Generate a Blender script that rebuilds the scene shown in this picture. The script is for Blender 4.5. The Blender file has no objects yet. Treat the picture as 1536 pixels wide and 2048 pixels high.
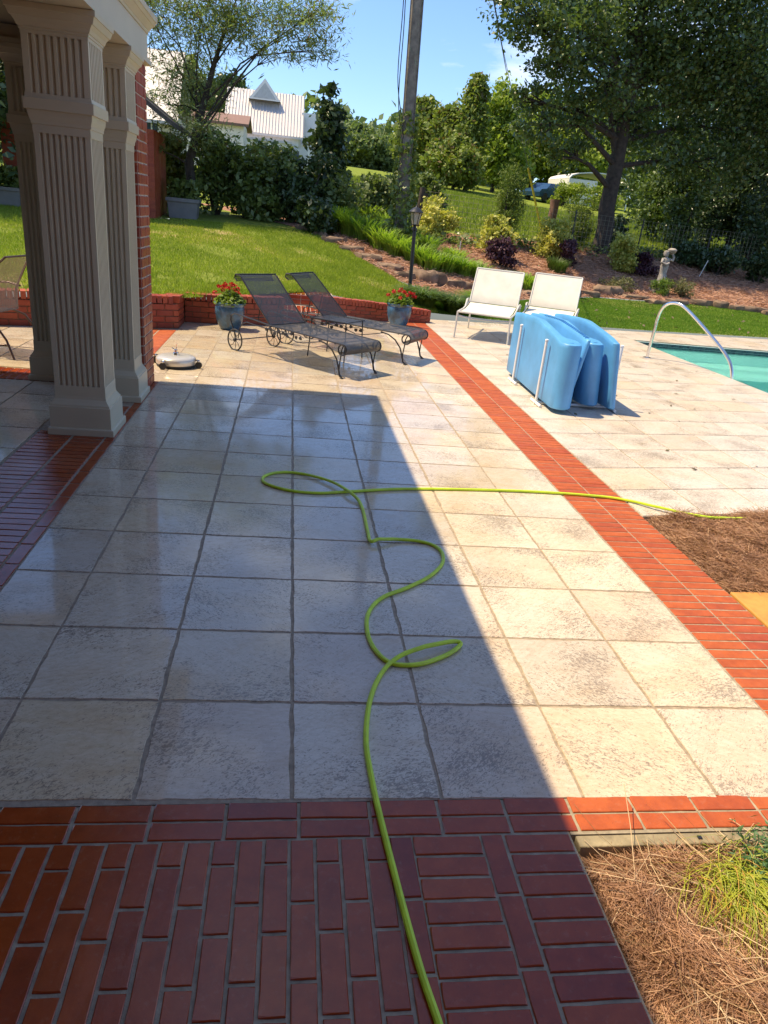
import bpy, math, random
import numpy as np
from mathutils import Vector, Matrix
random.seed(7)
rad = math.radians
U = 0.45                                   # pitch of the travertine tiles in metres

# ------------------------------------------------------------------ camera
FPX, PITCH, YAW, ROLL = 1423.42, .3935, .1572, .1026
CAM = np.array([-.0700, -1.6043, 1.6029])
Fv = np.array([math.sin(YAW)*math.cos(PITCH), math.cos(YAW)*math.cos(PITCH), -math.sin(PITCH)])
_R = np.array([math.cos(YAW), -math.sin(YAW), 0.0])
_U = np.cross(_R, Fv)
Rv = _R*math.cos(ROLL) + _U*math.sin(ROLL)
Uv = np.cross(Rv, Fv)
cd = bpy.data.cameras.new('camera')
cam = bpy.data.objects.new('camera', cd)
bpy.context.scene.collection.objects.link(cam)
cd.sensor_fit = 'VERTICAL'; cd.sensor_height = 36.0; cd.lens = 36.0*FPX/2048.0
cd.clip_start = .05; cd.clip_end = 900
m = Matrix(((Rv[0], Uv[0], -Fv[0], CAM[0]), (Rv[1], Uv[1], -Fv[1], CAM[1]), (Rv[2], Uv[2], -Fv[2], CAM[2]), (0, 0, 0, 1)))
cam.matrix_world = m
S = bpy.context.scene
S.camera = cam

# ------------------------------------------------------------------ light
SUN_EL = rad(62.0)
SUN_AZ = math.atan2(-.985, .17)            # compass direction of the sun: x = sin, y = cos
W_ = bpy.data.worlds.new('World'); S.world = W_; W_.use_nodes = True
wn = W_.node_tree; wn.nodes.clear()
sky = wn.nodes.new('ShaderNodeTexSky'); sky.sky_type = 'NISHITA'; sky.sun_disc = False
sky.sun_elevation = SUN_EL; sky.sun_rotation = SUN_AZ; sky.air_density = 1.0; sky.dust_density = .35; sky.ozone_density = 3.5
bg = wn.nodes.new('ShaderNodeBackground'); bg.inputs['Strength'].default_value = .145
tc = wn.nodes.new('ShaderNodeTexCoord'); mp = wn.nodes.new('ShaderNodeMapping')
mp.inputs['Scale'].default_value = (1, 1, 3.2); mp.inputs['Location'].default_value = (.7, .35, .1)
cn = wn.nodes.new('ShaderNodeTexNoise'); cn.inputs['Scale'].default_value = 3.4; cn.inputs['Detail'].default_value = 7; cn.inputs['Roughness'].default_value = .58
cr = wn.nodes.new('ShaderNodeValToRGB'); cr.color_ramp.elements[0].position = .535; cr.color_ramp.elements[1].position = .74
cr.color_ramp.elements[0].color = (0, 0, 0, 1); cr.color_ramp.elements[1].color = (1, 1, 1, 1)
cm = wn.nodes.new('ShaderNodeMixRGB'); cm.inputs['Color2'].default_value = (6.2, 6.4, 6.7, 1)
ou = wn.nodes.new('ShaderNodeOutputWorld')
wn.links.new(tc.outputs['Generated'], mp.inputs['Vector']); wn.links.new(mp.outputs[0], cn.inputs['Vector'])
wn.links.new(cn.outputs['Fac'], cr.inputs['Fac']); wn.links.new(cr.outputs['Color'], cm.inputs['Fac'])
tn = wn.nodes.new('ShaderNodeMixRGB'); tn.blend_type = 'MULTIPLY'; tn.inputs['Fac'].default_value = 1; tn.inputs['Color2'].default_value = (.80, .89, 1.05, 1)
wn.links.new(sky.outputs[0], tn.inputs['Color1']); wn.links.new(tn.outputs[0], cm.inputs['Color1']); wn.links.new(cm.outputs[0], bg.inputs['Color']); wn.links.new(bg.outputs[0], ou.inputs['Surface'])
sl = bpy.data.lights.new('sun', 'SUN'); sl.energy = 5.0; sl.angle = rad(.53); sl.color = (1.0, .82, .55)
so = bpy.data.objects.new('sun', sl); S.collection.objects.link(so)
sd = Vector((math.sin(SUN_AZ)*math.cos(SUN_EL), math.cos(SUN_AZ)*math.cos(SUN_EL), math.sin(SUN_EL)))
so.rotation_euler = sd.to_track_quat('Z', 'Y').to_euler(); so.location = (-20, 5, 40)
S.view_settings.view_transform = 'Standard'; S.view_settings.look = 'None'
S.view_settings.exposure = 0.62; S.view_settings.gamma = 1.0; S.view_settings.use_curve_mapping = False
try:
    S.cycles.max_bounces = 6; S.cycles.transparent_max_bounces = 12; S.cycles.sample_clamp_indirect = 6
except Exception:
    pass

# ------------------------------------------------------------------ helpers
def W(px, py, Y):
    """world point seen at photo pixel (px, py) on the vertical plane y = Y"""
    d = Fv + Rv*(px-768)/FPX - Uv*(py-1024)/FPX
    return CAM + d*((Y-CAM[1])/d[1])

def tag(o, label=None, cat=None, group=None, kind=None):
    if label: o['label'] = label
    if cat: o['category'] = cat
    if group: o['group'] = group
    if kind: o['kind'] = kind
    return o

def empty(name, loc=(0, 0, 0), rz=0.0, label=None, cat=None, group=None):
    o = bpy.data.objects.new(name, None); S.collection.objects.link(o)
    o.location = loc; o.rotation_euler = (0, 0, rz); o.empty_display_size = .1
    return tag(o, label, cat, group)

def link(o, parent=None):
    S.collection.objects.link(o)
    if parent is not None: o.parent = parent
    return o

def npmesh(name, V, Fc, mat, parent=None, origin=None, smooth=False):
    V = np.asarray(V, np.float32).reshape(-1, 3); Fc = np.asarray(Fc, np.int32)
    if origin is not None: V = V - np.asarray(origin, np.float32)
    k = Fc.shape[1]
    me = bpy.data.meshes.new(name)
    me.vertices.add(len(V)); me.vertices.foreach_set('co', V.ravel())
    me.loops.add(Fc.size); me.loops.foreach_set('vertex_index', Fc.ravel())
    me.polygons.add(len(Fc)); me.polygons.foreach_set('loop_start', np.arange(0, Fc.size, k, dtype=np.int32))
    me.polygons.foreach_set('loop_total', np.full(len(Fc), k, np.int32))
    if smooth: me.polygons.foreach_set('use_smooth', np.ones(len(Fc), bool))
    me.update(calc_edges=True); me.materials.append(mat)
    return link(bpy.data.objects.new(name, me), parent)

class MB:
    def __init__(s): s.v = []; s.f = []
    def add(s, vs, fs):
        b = len(s.v); s.v.extend([tuple(map(float, p)) for p in vs]); s.f.extend([tuple(i+b for i in f) for f in fs]); return s
    def box(s, c, d, rz=0.0, tilt=None):
        hx, hy, hz = d[0]/2, d[1]/2, d[2]/2
        M = Matrix.Rotation(rz, 3, 'Z')
        if tilt is not None: M = tilt
        vs = [Vector(c) + M @ Vector((sx*hx, sy*hy, sz*hz)) for sz in (-1, 1) for sy in (-1, 1) for sx in (-1, 1)]
        return s.add(vs, [(0, 2, 3, 1), (4, 5, 7, 6), (0, 1, 5, 4), (2, 6, 7, 3), (0, 4, 6, 2), (1, 3, 7, 5)])
    def b2(s, lo, hi):
        return s.box([(a+b)/2 for a, b in zip(lo, hi)], [b-a for a, b in zip(lo, hi)])
    def tube(s, pts, r, n=8, closed=False, flat=1.0):
        P = [Vector(p) for p in pts]; N = len(P)
        rs = r if hasattr(r, '__len__') else [r]*N
        base = len(s.v); prev = None
        for i, p in enumerate(P):
            if closed: t = P[(i+1) % N] - P[i-1]
            else: t = P[min(i+1, N-1)] - P[max(i-1, 0)]
            if t.length < 1e-9: t = Vector((0, 0, 1))
            t.normalize()
            if prev is None:
                a = Vector((0, 0, 1)) if abs(t.z) < .9 else Vector((1, 0, 0))
                u = t.cross(a).normalized()
            else:
                u = (prev - t*prev.dot(t))
                u = u.normalized() if u.length > 1e-6 else t.orthogonal().normalized()
            prev = u; w = t.cross(u)
            for k in range(n):
                a = 2*math.pi*k/n
                s.v.append(tuple(p + u*math.cos(a)*rs[i] + w*math.sin(a)*rs[i]*flat))
        M = N if closed else N-1
        for i in range(M):
            j = (i+1) % N
            for k in range(n):
                k2 = (k+1) % n
                s.f.append((base+i*n+k, base+i*n+k2, base+j*n+k2, base+j*n+k))
        if not closed:
            s.f.append(tuple(base+k for k in reversed(range(n)))); s.f.append(tuple(base+(N-1)*n+k for k in range(n)))
        return s
    def lathe(s, prof, c=(0, 0, 0), n=20, axis='Z', sx=1, sy=1):
        base = len(s.v)
        for r, z in prof:
            for k in range(n):
                a = 2*math.pi*k/n
                p = (r*math.cos(a)*sx, r*math.sin(a)*sy, z)
                if axis == 'X': p = (z, r*math.cos(a), r*math.sin(a))
                if axis == 'Y': p = (r*math.cos(a), z, r*math.sin(a))
                s.v.append((c[0]+p[0], c[1]+p[1], c[2]+p[2]))
        for i in range(len(prof)-1):
            for k in range(n):
                k2 = (k+1) % n
                s.f.append((base+i*n+k, base+i*n+k2, base+(i+1)*n+k2, base+(i+1)*n+k))
        s.f.append(tuple(base+k for k in reversed(range(n)))); s.f.append(tuple(base+(len(prof)-1)*n+k for k in range(n)))
        return s
    def prism(s, poly, z0, z1):
        n = len(poly); zf0 = z0 if callable(z0) else (lambda x, y: z0); zf1 = z1 if callable(z1) else (lambda x, y: z1)
        vs = [(x, y, zf0(x, y)) for x, y in poly] + [(x, y, zf1(x, y)) for x, y in poly]
        return s.add(vs, [tuple(reversed(range(n))), tuple(range(n, 2*n))] + [(i, (i+1) % n, n+(i+1) % n, n+i) for i in range(n)])
    def rings(s, rings, cap=True, closed=True):
        n = len(rings[0]); base = len(s.v)
        for r in rings: s.v.extend([tuple(map(float, p)) for p in r])
        for i in range(len(rings)-1):
            for k in range(n if closed else n-1):
                k2 = (k+1) % n
                s.f.append((base+i*n+k, base+i*n+k2, base+(i+1)*n+k2, base+(i+1)*n+k))
        if cap:
            s.f.append(tuple(base+k for k in reversed(range(n)))); s.f.append(tuple(base+(len(rings)-1)*n+k for k in range(n)))
        return s
    def mesh(s, name, mat, smooth=False, origin=None):
        me = bpy.data.meshes.new(name)
        V = s.v if origin is None else [(a-origin[0], b-origin[1], c-origin[2]) for a, b, c in s.v]
        me.from_pydata(V, [], s.f); me.update()
        if smooth:
            me.polygons.foreach_set('use_smooth', [True]*len(me.polygons))
            me.set_sharp_from_angle(angle=rad(40))
        me.materials.append(mat); return me
    def build(s, name, mat, parent=None, smooth=False, origin=None, bevel=0):
        if origin is None and parent is not None and parent.type == 'EMPTY' and parent.get('_world'):
            origin = parent.location
        o = link(bpy.data.objects.new(name, s.mesh(name, mat, smooth, origin)), parent)
        if bevel:
            b = o.modifiers.new('bevel', 'BEVEL'); b.width = bevel; b.segments = 2; b.limit_method = 'ANGLE'
        return o

def wthing(name, loc, label, cat, group=None):
    """an Empty whose parts are given in world coordinates (moved to its origin when built)"""
    o = empty(name, loc, 0, label, cat, group); o['_world'] = 1; return o

def piece(name, me, parent, loc, rz=0.0, sc=(1, 1, 1), eul=None):
    o = bpy.data.objects.new(name, me); S.collection.objects.link(o); o.parent = parent
    L = Vector(loc)
    if parent is not None and parent.get('_world'): L = L - parent.location
    o.location = L; o.rotation_euler = eul if eul else (0, 0, rz); o.scale = sc
    return o

def copy_tree(o, parent=None):
    c = o.copy(); S.collection.objects.link(c); c.parent = parent
    for ch in list(o.children): copy_tree(ch, c)
    return c

# ------------------------------------------------------------------ materials
def newmat(name):
    mt = bpy.data.materials.new(name); mt.use_nodes = True; nt = mt.node_tree
    b = nt.nodes['Principled BSDF']; return mt, nt, b
def nd(nt, t, **kw):
    n = nt.nodes.new(t)
    for k, v in kw.items():
        if k in n.inputs: n.inputs[k].default_value = v
        else: setattr(n, k, v)
    return n
def ramp(nt, fac, stops, interp='LINEAR'):
    r = nt.nodes.new('ShaderNodeValToRGB'); r.color_ramp.interpolation = interp
    el = r.color_ramp.elements
    while len(el) < len(stops): el.new(.5)
    for e, (p, c) in zip(el, stops):
        e.position = p; e.color = (c[0], c[1], c[2], 1) if hasattr(c, '__len__') else (c, c, c, 1)
    nt.links.new(fac, r.inputs['Fac']); return r.outputs['Color']
def mix(nt, fac, a, b, mode='MIX'):
    n = nt.nodes.new('ShaderNodeMixRGB'); n.blend_type = mode
    for s_, v in (('Fac', fac), ('Color1', a), ('Color2', b)):
        if hasattr(v, 'is_linked'): nt.links.new(v, n.inputs[s_])
        elif hasattr(v, '__len__'): n.inputs[s_].default_value = (v[0], v[1], v[2], 1)
        else: n.inputs[s_].default_value = v if s_ == 'Fac' else (v, v, v, 1)
    return n.outputs[0]
def noise(nt, scale, detail=4, rough=.55, vec=None, dist=0.0):
    n = nt.nodes.new('ShaderNodeTexNoise'); n.inputs['Scale'].default_value = scale; n.inputs['Detail'].default_value = detail
    n.inputs['Roughness'].default_value = rough; n.inputs['Distortion'].default_value = dist
    if vec is not None: nt.links.new(vec, n.inputs['Vector'])
    return n.outputs['Fac']
def pos(nt, sc=(1, 1, 1), rnd=0.0, rot=(0, 0, 0)):
    g = nt.nodes.new('ShaderNodeNewGeometry'); v = g.outputs['Position']
    if rnd:
        oi = nt.nodes.new('ShaderNodeObjectInfo'); mu = nt.nodes.new('ShaderNodeMath'); mu.operation = 'MULTIPLY'; mu.inputs[1].default_value = rnd
        nt.links.new(oi.outputs['Random'], mu.inputs[0])
        a = nt.nodes.new('ShaderNodeVectorMath'); a.operation = 'ADD'; nt.links.new(v, a.inputs[0]); nt.links.new(mu.outputs[0], a.inputs[1]); v = a.outputs[0]
    mpn = nt.nodes.new('ShaderNodeMapping'); mpn.inputs['Scale'].default_value = sc; mpn.inputs['Rotation'].default_value = rot
    nt.links.new(v, mpn.inputs['Vector']); return mpn.outputs[0]
def bump(nt, b, h, st=.3, dist=.01):
    n = nt.nodes.new('ShaderNodeBump'); n.inputs['Strength'].default_value = st; n.inputs['Distance'].default_value = dist
    nt.links.new(h, n.inputs['Height']); nt.links.new(n.outputs[0], b.inputs['Normal'])
def simple(name, col, rough=.5, metal=0.0, spec=.5, var=.12, nscale=8, bmp=.1):
    mt, nt, b = newmat(name)
    f = noise(nt, nscale, 5, .6, pos(nt))
    c = ramp(nt, f, [(.3, [x*(1-var) for x in col]), (.7, [min(1, x*(1+var)) for x in col])])
    nt.links.new(c, b.inputs['Base Color']); b.inputs['Roughness'].default_value = rough; b.inputs['Metallic'].default_value = metal
    b.inputs['Specular IOR Level'].default_value = spec
    if bmp: bump(nt, b, noise(nt, nscale*6, 4, .6, pos(nt)), bmp, .004)
    return mt

def spin(nt, sc, rnd):
    """position turned by a different angle on every slab, so that bedding runs both ways"""
    g = nt.nodes.new('ShaderNodeNewGeometry'); oi = nt.nodes.new('ShaderNodeObjectInfo')
    mu = nt.nodes.new('ShaderNodeMath'); mu.operation = 'MULTIPLY'; mu.inputs[1].default_value = rnd*7.0; nt.links.new(oi.outputs['Random'], mu.inputs[0])
    sn = nt.nodes.new('ShaderNodeMath'); sn.operation = 'SINE'; nt.links.new(mu.outputs[0], sn.inputs[0])
    rt = nt.nodes.new('ShaderNodeVectorRotate'); rt.rotation_type = 'Z_AXIS'; nt.links.new(g.outputs['Position'], rt.inputs['Vector'])
    m2 = nt.nodes.new('ShaderNodeMath'); m2.operation = 'MULTIPLY'; m2.inputs[1].default_value = .75; nt.links.new(sn.outputs[0], m2.inputs[0]); nt.links.new(m2.outputs[0], rt.inputs['Angle'])
    a = nt.nodes.new('ShaderNodeVectorMath'); a.operation = 'ADD'; nt.links.new(rt.outputs[0], a.inputs[0]); nt.links.new(mu.outputs[0], a.inputs[1])
    mpn = nt.nodes.new('ShaderNodeMapping'); mpn.inputs['Scale'].default_value = sc; nt.links.new(a.outputs[0], mpn.inputs['Vector']); return mpn.outputs[0]

def travertine(name, dry, tint, wetbias, joint=None):
    mt, nt, b = newmat(name)
    oi = nt.nodes.new('ShaderNodeObjectInfo')
    base = ramp(nt, oi.outputs['Random'], tint, 'LINEAR')
    big = noise(nt, 2.3, 4, .6, pos(nt, (1, 1.8, 1), 37, (0, 0, .3)), .8)
    c = mix(nt, .45, base, ramp(nt, big, [(.25, dry[0]), (.5, dry[1]), (.78, dry[2])]))
    # bedding streaks, in one of two directions
    st1 = noise(nt, 8, 7, .74, spin(nt, (.9, 4.2, 1), 23), 1.6)
    c = mix(nt, ramp(nt, st1, [(.40, 0.0), (.62, .22)]), c, (.62, .44, .28), 'MULTIPLY')
    cl = noise(nt, 34, 8, .75, pos(nt, (1, 1.7, 1), 9), .6)
    c = mix(nt, ramp(nt, cl, [(.45, 0.0), (.75, .42)]), c, (.50, .42, .34), 'MULTIPLY')
    stn = noise(nt, 1.7, 5, .65, pos(nt, (1, 1.5, 1), 19), 1.4)
    c = mix(nt, ramp(nt, stn, [(.50, 0.0), (.70, .42)]), c, (.90, .74, .52), 'MULTIPLY')
    # filled pits
    reg = noise(nt, 3.1, 3, .5, pos(nt, (1, 1, 1), 51))
    pit = noise(nt, 76, 6, .68, spin(nt, (.8, 1.6, 1), 11), 1.2)
    pa = nt.nodes.new('ShaderNodeMath'); pa.operation = 'MULTIPLY_ADD'; pa.inputs[1].default_value = .46
    nt.links.new(reg, pa.inputs[0]); nt.links.new(pit, pa.inputs[2])
    pm = ramp(nt, pa.outputs[0], [(.785, 0.0), (.835, 1.0)])
    c = mix(nt, mix(nt, 1.0, pm, .78, 'MULTIPLY'), c, (.21, .165, .12))
    cp_ = noise(nt, 36, 5, .7, spin(nt, (.7, 2.0, 1), 17), 1.6)
    cpm = ramp(nt, cp_, [(.655, 0.0), (.675, .75)])
    c = mix(nt, cpm, c, (.19, .15, .11))
    big_p = noise(nt, 13, 5, .65, spin(nt, (1, 2.4, 1), 71), 1.8)
    bp = ramp(nt, big_p, [(.665, 0.0), (.69, 1.0)])
    c = mix(nt, mix(nt, 1.0, bp, .62, 'MULTIPLY'), c, (.30, .22, .15))
    vn = noise(nt, 3.2, 8, .78, spin(nt, (.6, 3.4, 1), 5), 2.6)
    c = mix(nt, ramp(nt, vn, [(.485, 0.0), (.50, .38), (.515, 0.0)]), c, (.36, .26, .18))
    # water film left by the hosing: soft-edged patches
    wp = noise(nt, .9, 5, .62, pos(nt, (1, .8, 1)), .7)
    sx = nt.nodes.new('ShaderNodeSeparateXYZ'); nt.links.new(pos(nt), sx.inputs[0])
    mr = nt.nodes.new('ShaderNodeMapRange'); mr.inputs['From Min'].default_value = .2; mr.inputs['From Max'].default_value = 1.9
    mr.inputs['To Min'].default_value = wetbias; mr.inputs['To Max'].default_value = -.16
    nt.links.new(sx.outputs['X'], mr.inputs['Value'])
    ad = nt.nodes.new('ShaderNodeMath'); ad.operation = 'ADD'; nt.links.new(wp, ad.inputs[0]); nt.links.new(mr.outputs[0], ad.inputs[1])
    wet = ramp(nt, ad.outputs[0], [(.44, 0.0), (.58, 1.0)])
    c = mix(nt, mix(nt, 1.0, wet, .30, 'MULTIPLY'), c, (.66, .64, .62), 'MULTIPLY')
    nt.links.new(c, b.inputs['Base Color'])
    rg = mix(nt, wet, .34, .045); rg = mix(nt, mix(nt, 1.0, cl, .08, 'MULTIPLY'), rg, .5)
    nt.links.new(rg, b.inputs['Roughness'])
    b.inputs['Specular IOR Level'].default_value = .5
    inv = mix(nt, 1.0, (1, 1, 1), mix(nt, .5, pm, cpm), 'SUBTRACT')
    h = mix(nt, .12, inv, cl)
    bs = nt.nodes.new('ShaderNodeBump'); bs.inputs['Distance'].default_value = .0018
    sm = mix(nt, wet, .6, .10); nt.links.new(sm, bs.inputs['Strength']); nt.links.new(h, bs.inputs['Height']); nt.links.new(bs.outputs[0], b.inputs['Normal'])
    return mt
CREAM = [(0, (0.648, 0.572, 0.443)), (.15, (0.734, 0.594, 0.378)), (.3, (0.562, 0.529, 0.464)), (.45, (0.756, 0.680, 0.540)), (.6, (0.648, 0.508, 0.367)), (.75, (0.767, 0.691, 0.540)), (.88, (0.605, 0.562, 0.497)), (1, (0.713, 0.540, 0.367))]
M_TILE = travertine('travertine', ((.58, .46, .31), (.66, .57, .43), (.71, .64, .52)), CREAM, .42)
PALE = [(0, (0.648, 0.583, 0.486)), (.25, (0.713, 0.648, 0.540)), (.45, (0.670, 0.637, 0.572)), (.6, (0.691, 0.572, 0.400)), (.8, (0.713, 0.659, 0.562)), (1, (0.626, 0.540, 0.432))]
M_DECK = travertine('deck_travertine', ((.58, .48, .36), (.65, .58, .48), (.67, .63, .56)), PALE, -.1)

def brickmat(name, stops, rough=.45, pits=.5, gl=(.55, 1.15), bp=.5):
    mt, nt, b = newmat(name)
    oi = nt.nodes.new('ShaderNodeObjectInfo')
    c = ramp(nt, oi.outputs['Random'], stops)
    c = mix(nt, ramp(nt, noise(nt, 14, 6, .7, pos(nt, (1, 1, 1), 31)), [(.35, 0.0), (.75, .75)]), c, (.55, .46, .46), 'MULTIPLY')
    c = mix(nt, ramp(nt, noise(nt, 45, 5, .7, pos(nt, (1, 1, 1), 13)), [(.56, 0.0), (.75, .20)]), c, (.40, .24, .16))
    sp = noise(nt, 150, 3, .6, pos(nt, (1, 1, 1), 7))
    c = mix(nt, ramp(nt, sp, [(.66, 0.0), (.72, pits)]), c, (.05, .02, .015))
    nt.links.new(c, b.inputs['Base Color'])
    r = ramp(nt, noise(nt, 2.2, 4, .6, pos(nt)), [(.35, rough*gl[0]), (.65, rough*gl[1])])
    nt.links.new(r, b.inputs['Roughness'])
    bump(nt, b, noise(nt, 90, 7, .75, pos(nt)), bp, .003)
    return mt
M_PAVER = brickmat('paver_brick', [(0, (.31, .050, .009)), (.3, (.34, .058, .010)), (.6, (.29, .042, .009)), (.8, (.36, .066, .010)), (1, (.24, .032, .010))], .20, .5, (.40, 1.3), .16)
M_PAVER_DRYSUN = brickmat('dry_sunlit_paver_brick', [(0, (.42, .085, .014)), (.3, (.46, .10, .016)), (.6, (.39, .072, .014)), (.8, (.50, .115, .018)), (1, (.35, .058, .014))], .62, .5, (.85, 1.15), .5)  # dry, rougher copy; its brighter orange puts the sunlight into the colour
M_BRICK = brickmat('wall_brick', [(0, (.32, .050, .020)), (.4, (.38, .070, .025)), (.7, (.28, .042, .020)), (1, (.42, .085, .03))], .6)
M_GROUT = simple('grout', (.30, .25, .17), .8, var=.3, nscale=30, bmp=.5)
M_GROUT2 = simple('sandy_joint', (.31, .245, .17), .85, var=.3, nscale=40, bmp=.5)
M_MORTAR = simple('mortar', (.45, .36, .28), .9, var=.2, nscale=20, bmp=.3)
M_MORTD = simple('dark_mortar', (.22, .115, .07), .9, var=.2, nscale=20, bmp=.3)
M_TRIM = simple('tan_paint', (.53, .46, .32), .42, var=.05, nscale=3, bmp=.04)
M_CEIL = simple('porch_ceiling', (.12, .10, .08), .7)
M_SHINGLE = simple('roof_shingle', (.07, .06, .055), .9, var=.4, nscale=20, bmp=.5)
M_IRON = simple('black_iron', (.030, .030, .034), .38, .35, var=.2, nscale=25, bmp=.1)
M_MESHM = simple('charcoal_mesh', (.060, .062, .065), .42, .3, var=.15, nscale=12)
M_BRONZE = simple('bronze_iron', (.10, .06, .045), .4, .4, var=.2)
M_SLING = simple('tan_sling', (.30, .22, .16), .7, var=.1)
M_WHITEP = simple('white_plastic', (.78, .78, .76), .35, var=.04, nscale=6, bmp=0)
M_CREAMF = simple('cream_sling', (.60, .57, .49), .65, var=.10, nscale=5, bmp=.3)
M_WALU = simple('white_metal', (.54, .53, .48), .3, var=.03, bmp=0)
M_BLUE = simple('blue_foam', (.10, .34, .64), .46, var=.16, nscale=2.8, bmp=.18)
M_CHROME = simple('polished_steel', (.72, .70, .66), .12, 1.0, var=.05, bmp=0)
M_HOSE = simple('green_hose', (.50, .66, .025), .38, var=.16, nscale=14, bmp=.25)
M_RUBBER = simple('black_rubber', (.02, .02, .02), .6)
M_CLEANER = simple('beige_plastic_shell', (.55, .52, .46), .28, .35, var=.06, bmp=0)
M_BARK = simple('bark', (.055, .042, .032), .95, var=.45, nscale=9, bmp=.9)
M_BARKL = simple('grey_bark', (.20, .17, .14), .95, var=.4, nscale=7, bmp=.9)
M_STONE = simple('sandstone', (.19, .125, .08), .9, var=.55, nscale=5, bmp=.8)
M_STATUE = simple('weathered_concrete', (.30, .27, .235), .9, var=.4, nscale=14, bmp=.6)
M_WOOD = simple('weathered_timber', (.27, .22, .13), .85, var=.4, nscale=12, bmp=.7)
M_FLAG = simple('orange_sandstone', (.52, .24, .05), .75, var=.25, nscale=6, bmp=.5)
M_SOIL = simple('soil', (.05, .035, .025), .95, var=.4, nscale=40, bmp=.8)
M_WALLH = simple('cream_siding', (.66, .60, .50), .7, var=.06)
M_ROOFM = simple('pale_metal_roof', (.62, .58, .54), .45, .2, var=.05)
M_TRIMW = simple('white_trim', (.78, .77, .74), .5, var=.04)
M_DGLASS = simple('dark_glass', (.04, .06, .08), .08, var=.1, bmp=0)
M_CARB = simple('blue_car_paint', (.03, .085, .17), .2, .3, var=.05, bmp=0)
M_PLANTER = simple('grey_planter', (.20, .19, .18), .75, var=.12, nscale=5)
M_YEL = simple('yellow_plastic', (.62, .45, .02), .5, var=.05)
M_WIRE = simple('galvanised_wire', (.24, .22, .15), .5, .3)
M_LAMPG = None

def glassmat(name, col, rough=.05, tr=.9):
    mt, nt, b = newmat(name); b.inputs['Base Color'].default_value = (*col, 1)
    b.inputs['Roughness'].default_value = rough; b.inputs['Transmission Weight'].default_value = tr; b.inputs['IOR'].default_value = 1.33
    return mt, nt, b
M_LAMPG = simple('frosted_lamp_glass', (.50, .44, .32), .25, var=.1, bmp=0)
M_LAMPG.node_tree.nodes['Principled BSDF'].inputs['Transmission Weight'].default_value = .5

def potmat():
    mt, nt, b = newmat('blue_glaze')
    f = noise(nt, 4, 6, .65, pos(nt, (1, 1, .5)), 1.5)
    c = ramp(nt, f, [(.3, (.035, .05, .07)), (.45, (.05, .09, .13)), (.58, (.06, .15, .26)), (.7, (.12, .14, .15))])
    nt.links.new(c, b.inputs['Base Color']); b.inputs['Roughness'].default_value = .22
    bump(nt, b, noise(nt, 10, 3, .5, pos(nt)), .2, .01); return mt
M_POT = potmat()

def leafmat(name, dark, light, tr=.35, rough=.45, spec=.4, clump=1.2, extra=None):
    mt, nt, b = newmat(name)
    g = nt.nodes.new('ShaderNodeNewGeometry')
    st = [(0, dark), (.55, [(a+c_)/2 for a, c_ in zip(dark, light)]), (1, light)]
    c1 = ramp(nt, g.outputs['Random Per Island'], st)
    c2 = ramp(nt, noise(nt, clump, 3, .5, pos(nt)), [(.3, dark), (.7, light)])
    c = mix(nt, .5, c1, c2)
    if extra is not None:
        c = mix(nt, ramp(nt, g.outputs['Random Per Island'], [(.90, 0.0), (.92, 1.0)], 'LINEAR'), c, extra)
    nt.links.new(c, b.inputs['Base Color']); b.inputs['Roughness'].default_value = rough; b.inputs['Specular IOR Level'].default_value = spec
    t = nt.nodes.new('ShaderNodeBsdfTranslucent'); nt.links.new(mix(nt, 1.0, c, (1.0, 1.15, .45), 'MULTIPLY'), t.inputs['Color'])
    ms = nt.nodes.new('ShaderNodeMixShader'); ms.inputs[0].default_value = tr
    out = nt.nodes['Material Output']
    nt.links.new(b.outputs[0], ms.inputs[1]); nt.links.new(t.outputs[0], ms.inputs[2]); nt.links.new(ms.outputs[0], out.inputs['Surface'])
    return mt
L_OAK = leafmat('oak_leaf', (.04, .075, .02), (.19, .25, .08), .36, .30, .6)
L_DARK = leafmat('dark_evergreen_leaf', (.024, .048, .018), (.085, .13, .045), .2, .38, .5)
L_SHRUB = leafmat('shrub_leaf', (.065, .11, .025), (.25, .30, .08), .3, .4, .5)
L_MIX = leafmat('hedge_leaf', (.07, .11, .035), (.22, .27, .09), .35, .5)
L_MIM = leafmat('mimosa_leaf', (.13, .18, .07), (.36, .42, .20), .45, .5, .3, extra=(.20, .10, .04))
L_LIGHT = leafmat('light_tree_leaf', (.13, .20, .03), (.40, .46, .07), .4, .5)
L_OLIVE = leafmat('olive_tree_leaf', (.10, .15, .03), (.33, .37, .09), .35, .5, extra=(.18, .12, .04))
L_FAR = leafmat('far_tree_leaf', (.10, .15, .06), (.27, .33, .13), .3, .6)
L_GOLD = leafmat('golden_leaf', (.28, .31, .05), (.74, .66, .18), .35, .5)
L_PURP = leafmat('purple_leaf', (.035, .014, .022), (.12, .05, .07), .2, .5)
L_LILY = leafmat('lily_blade', (.10, .21, .02), (.40, .52, .08), .45, .45)
L_MONDO = leafmat('dark_blade', (.04, .085, .015), (.16, .24, .04), .35, .45)
L_CEDAR = leafmat('cedar_spray', (.07, .12, .02), (.24, .29, .05), .35, .6)
L_GREY = leafmat('grey_herb_leaf', (.10, .12, .05), (.24, .22, .10), .3, .6)
L_GERA = leafmat('geranium_leaf', (.07, .15, .02), (.26, .33, .06), .4, .5)
L_RED = leafmat('red_petal', (.42, .012, .015), (.62, .03, .03), .3, .5)
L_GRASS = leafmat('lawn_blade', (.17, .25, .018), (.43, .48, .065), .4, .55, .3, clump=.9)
L_GRASSR = leafmat('poolside_lawn_blade', (.08, .18, .012), (.20, .32, .03), .35, .55, .3, clump=1.4)
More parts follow.
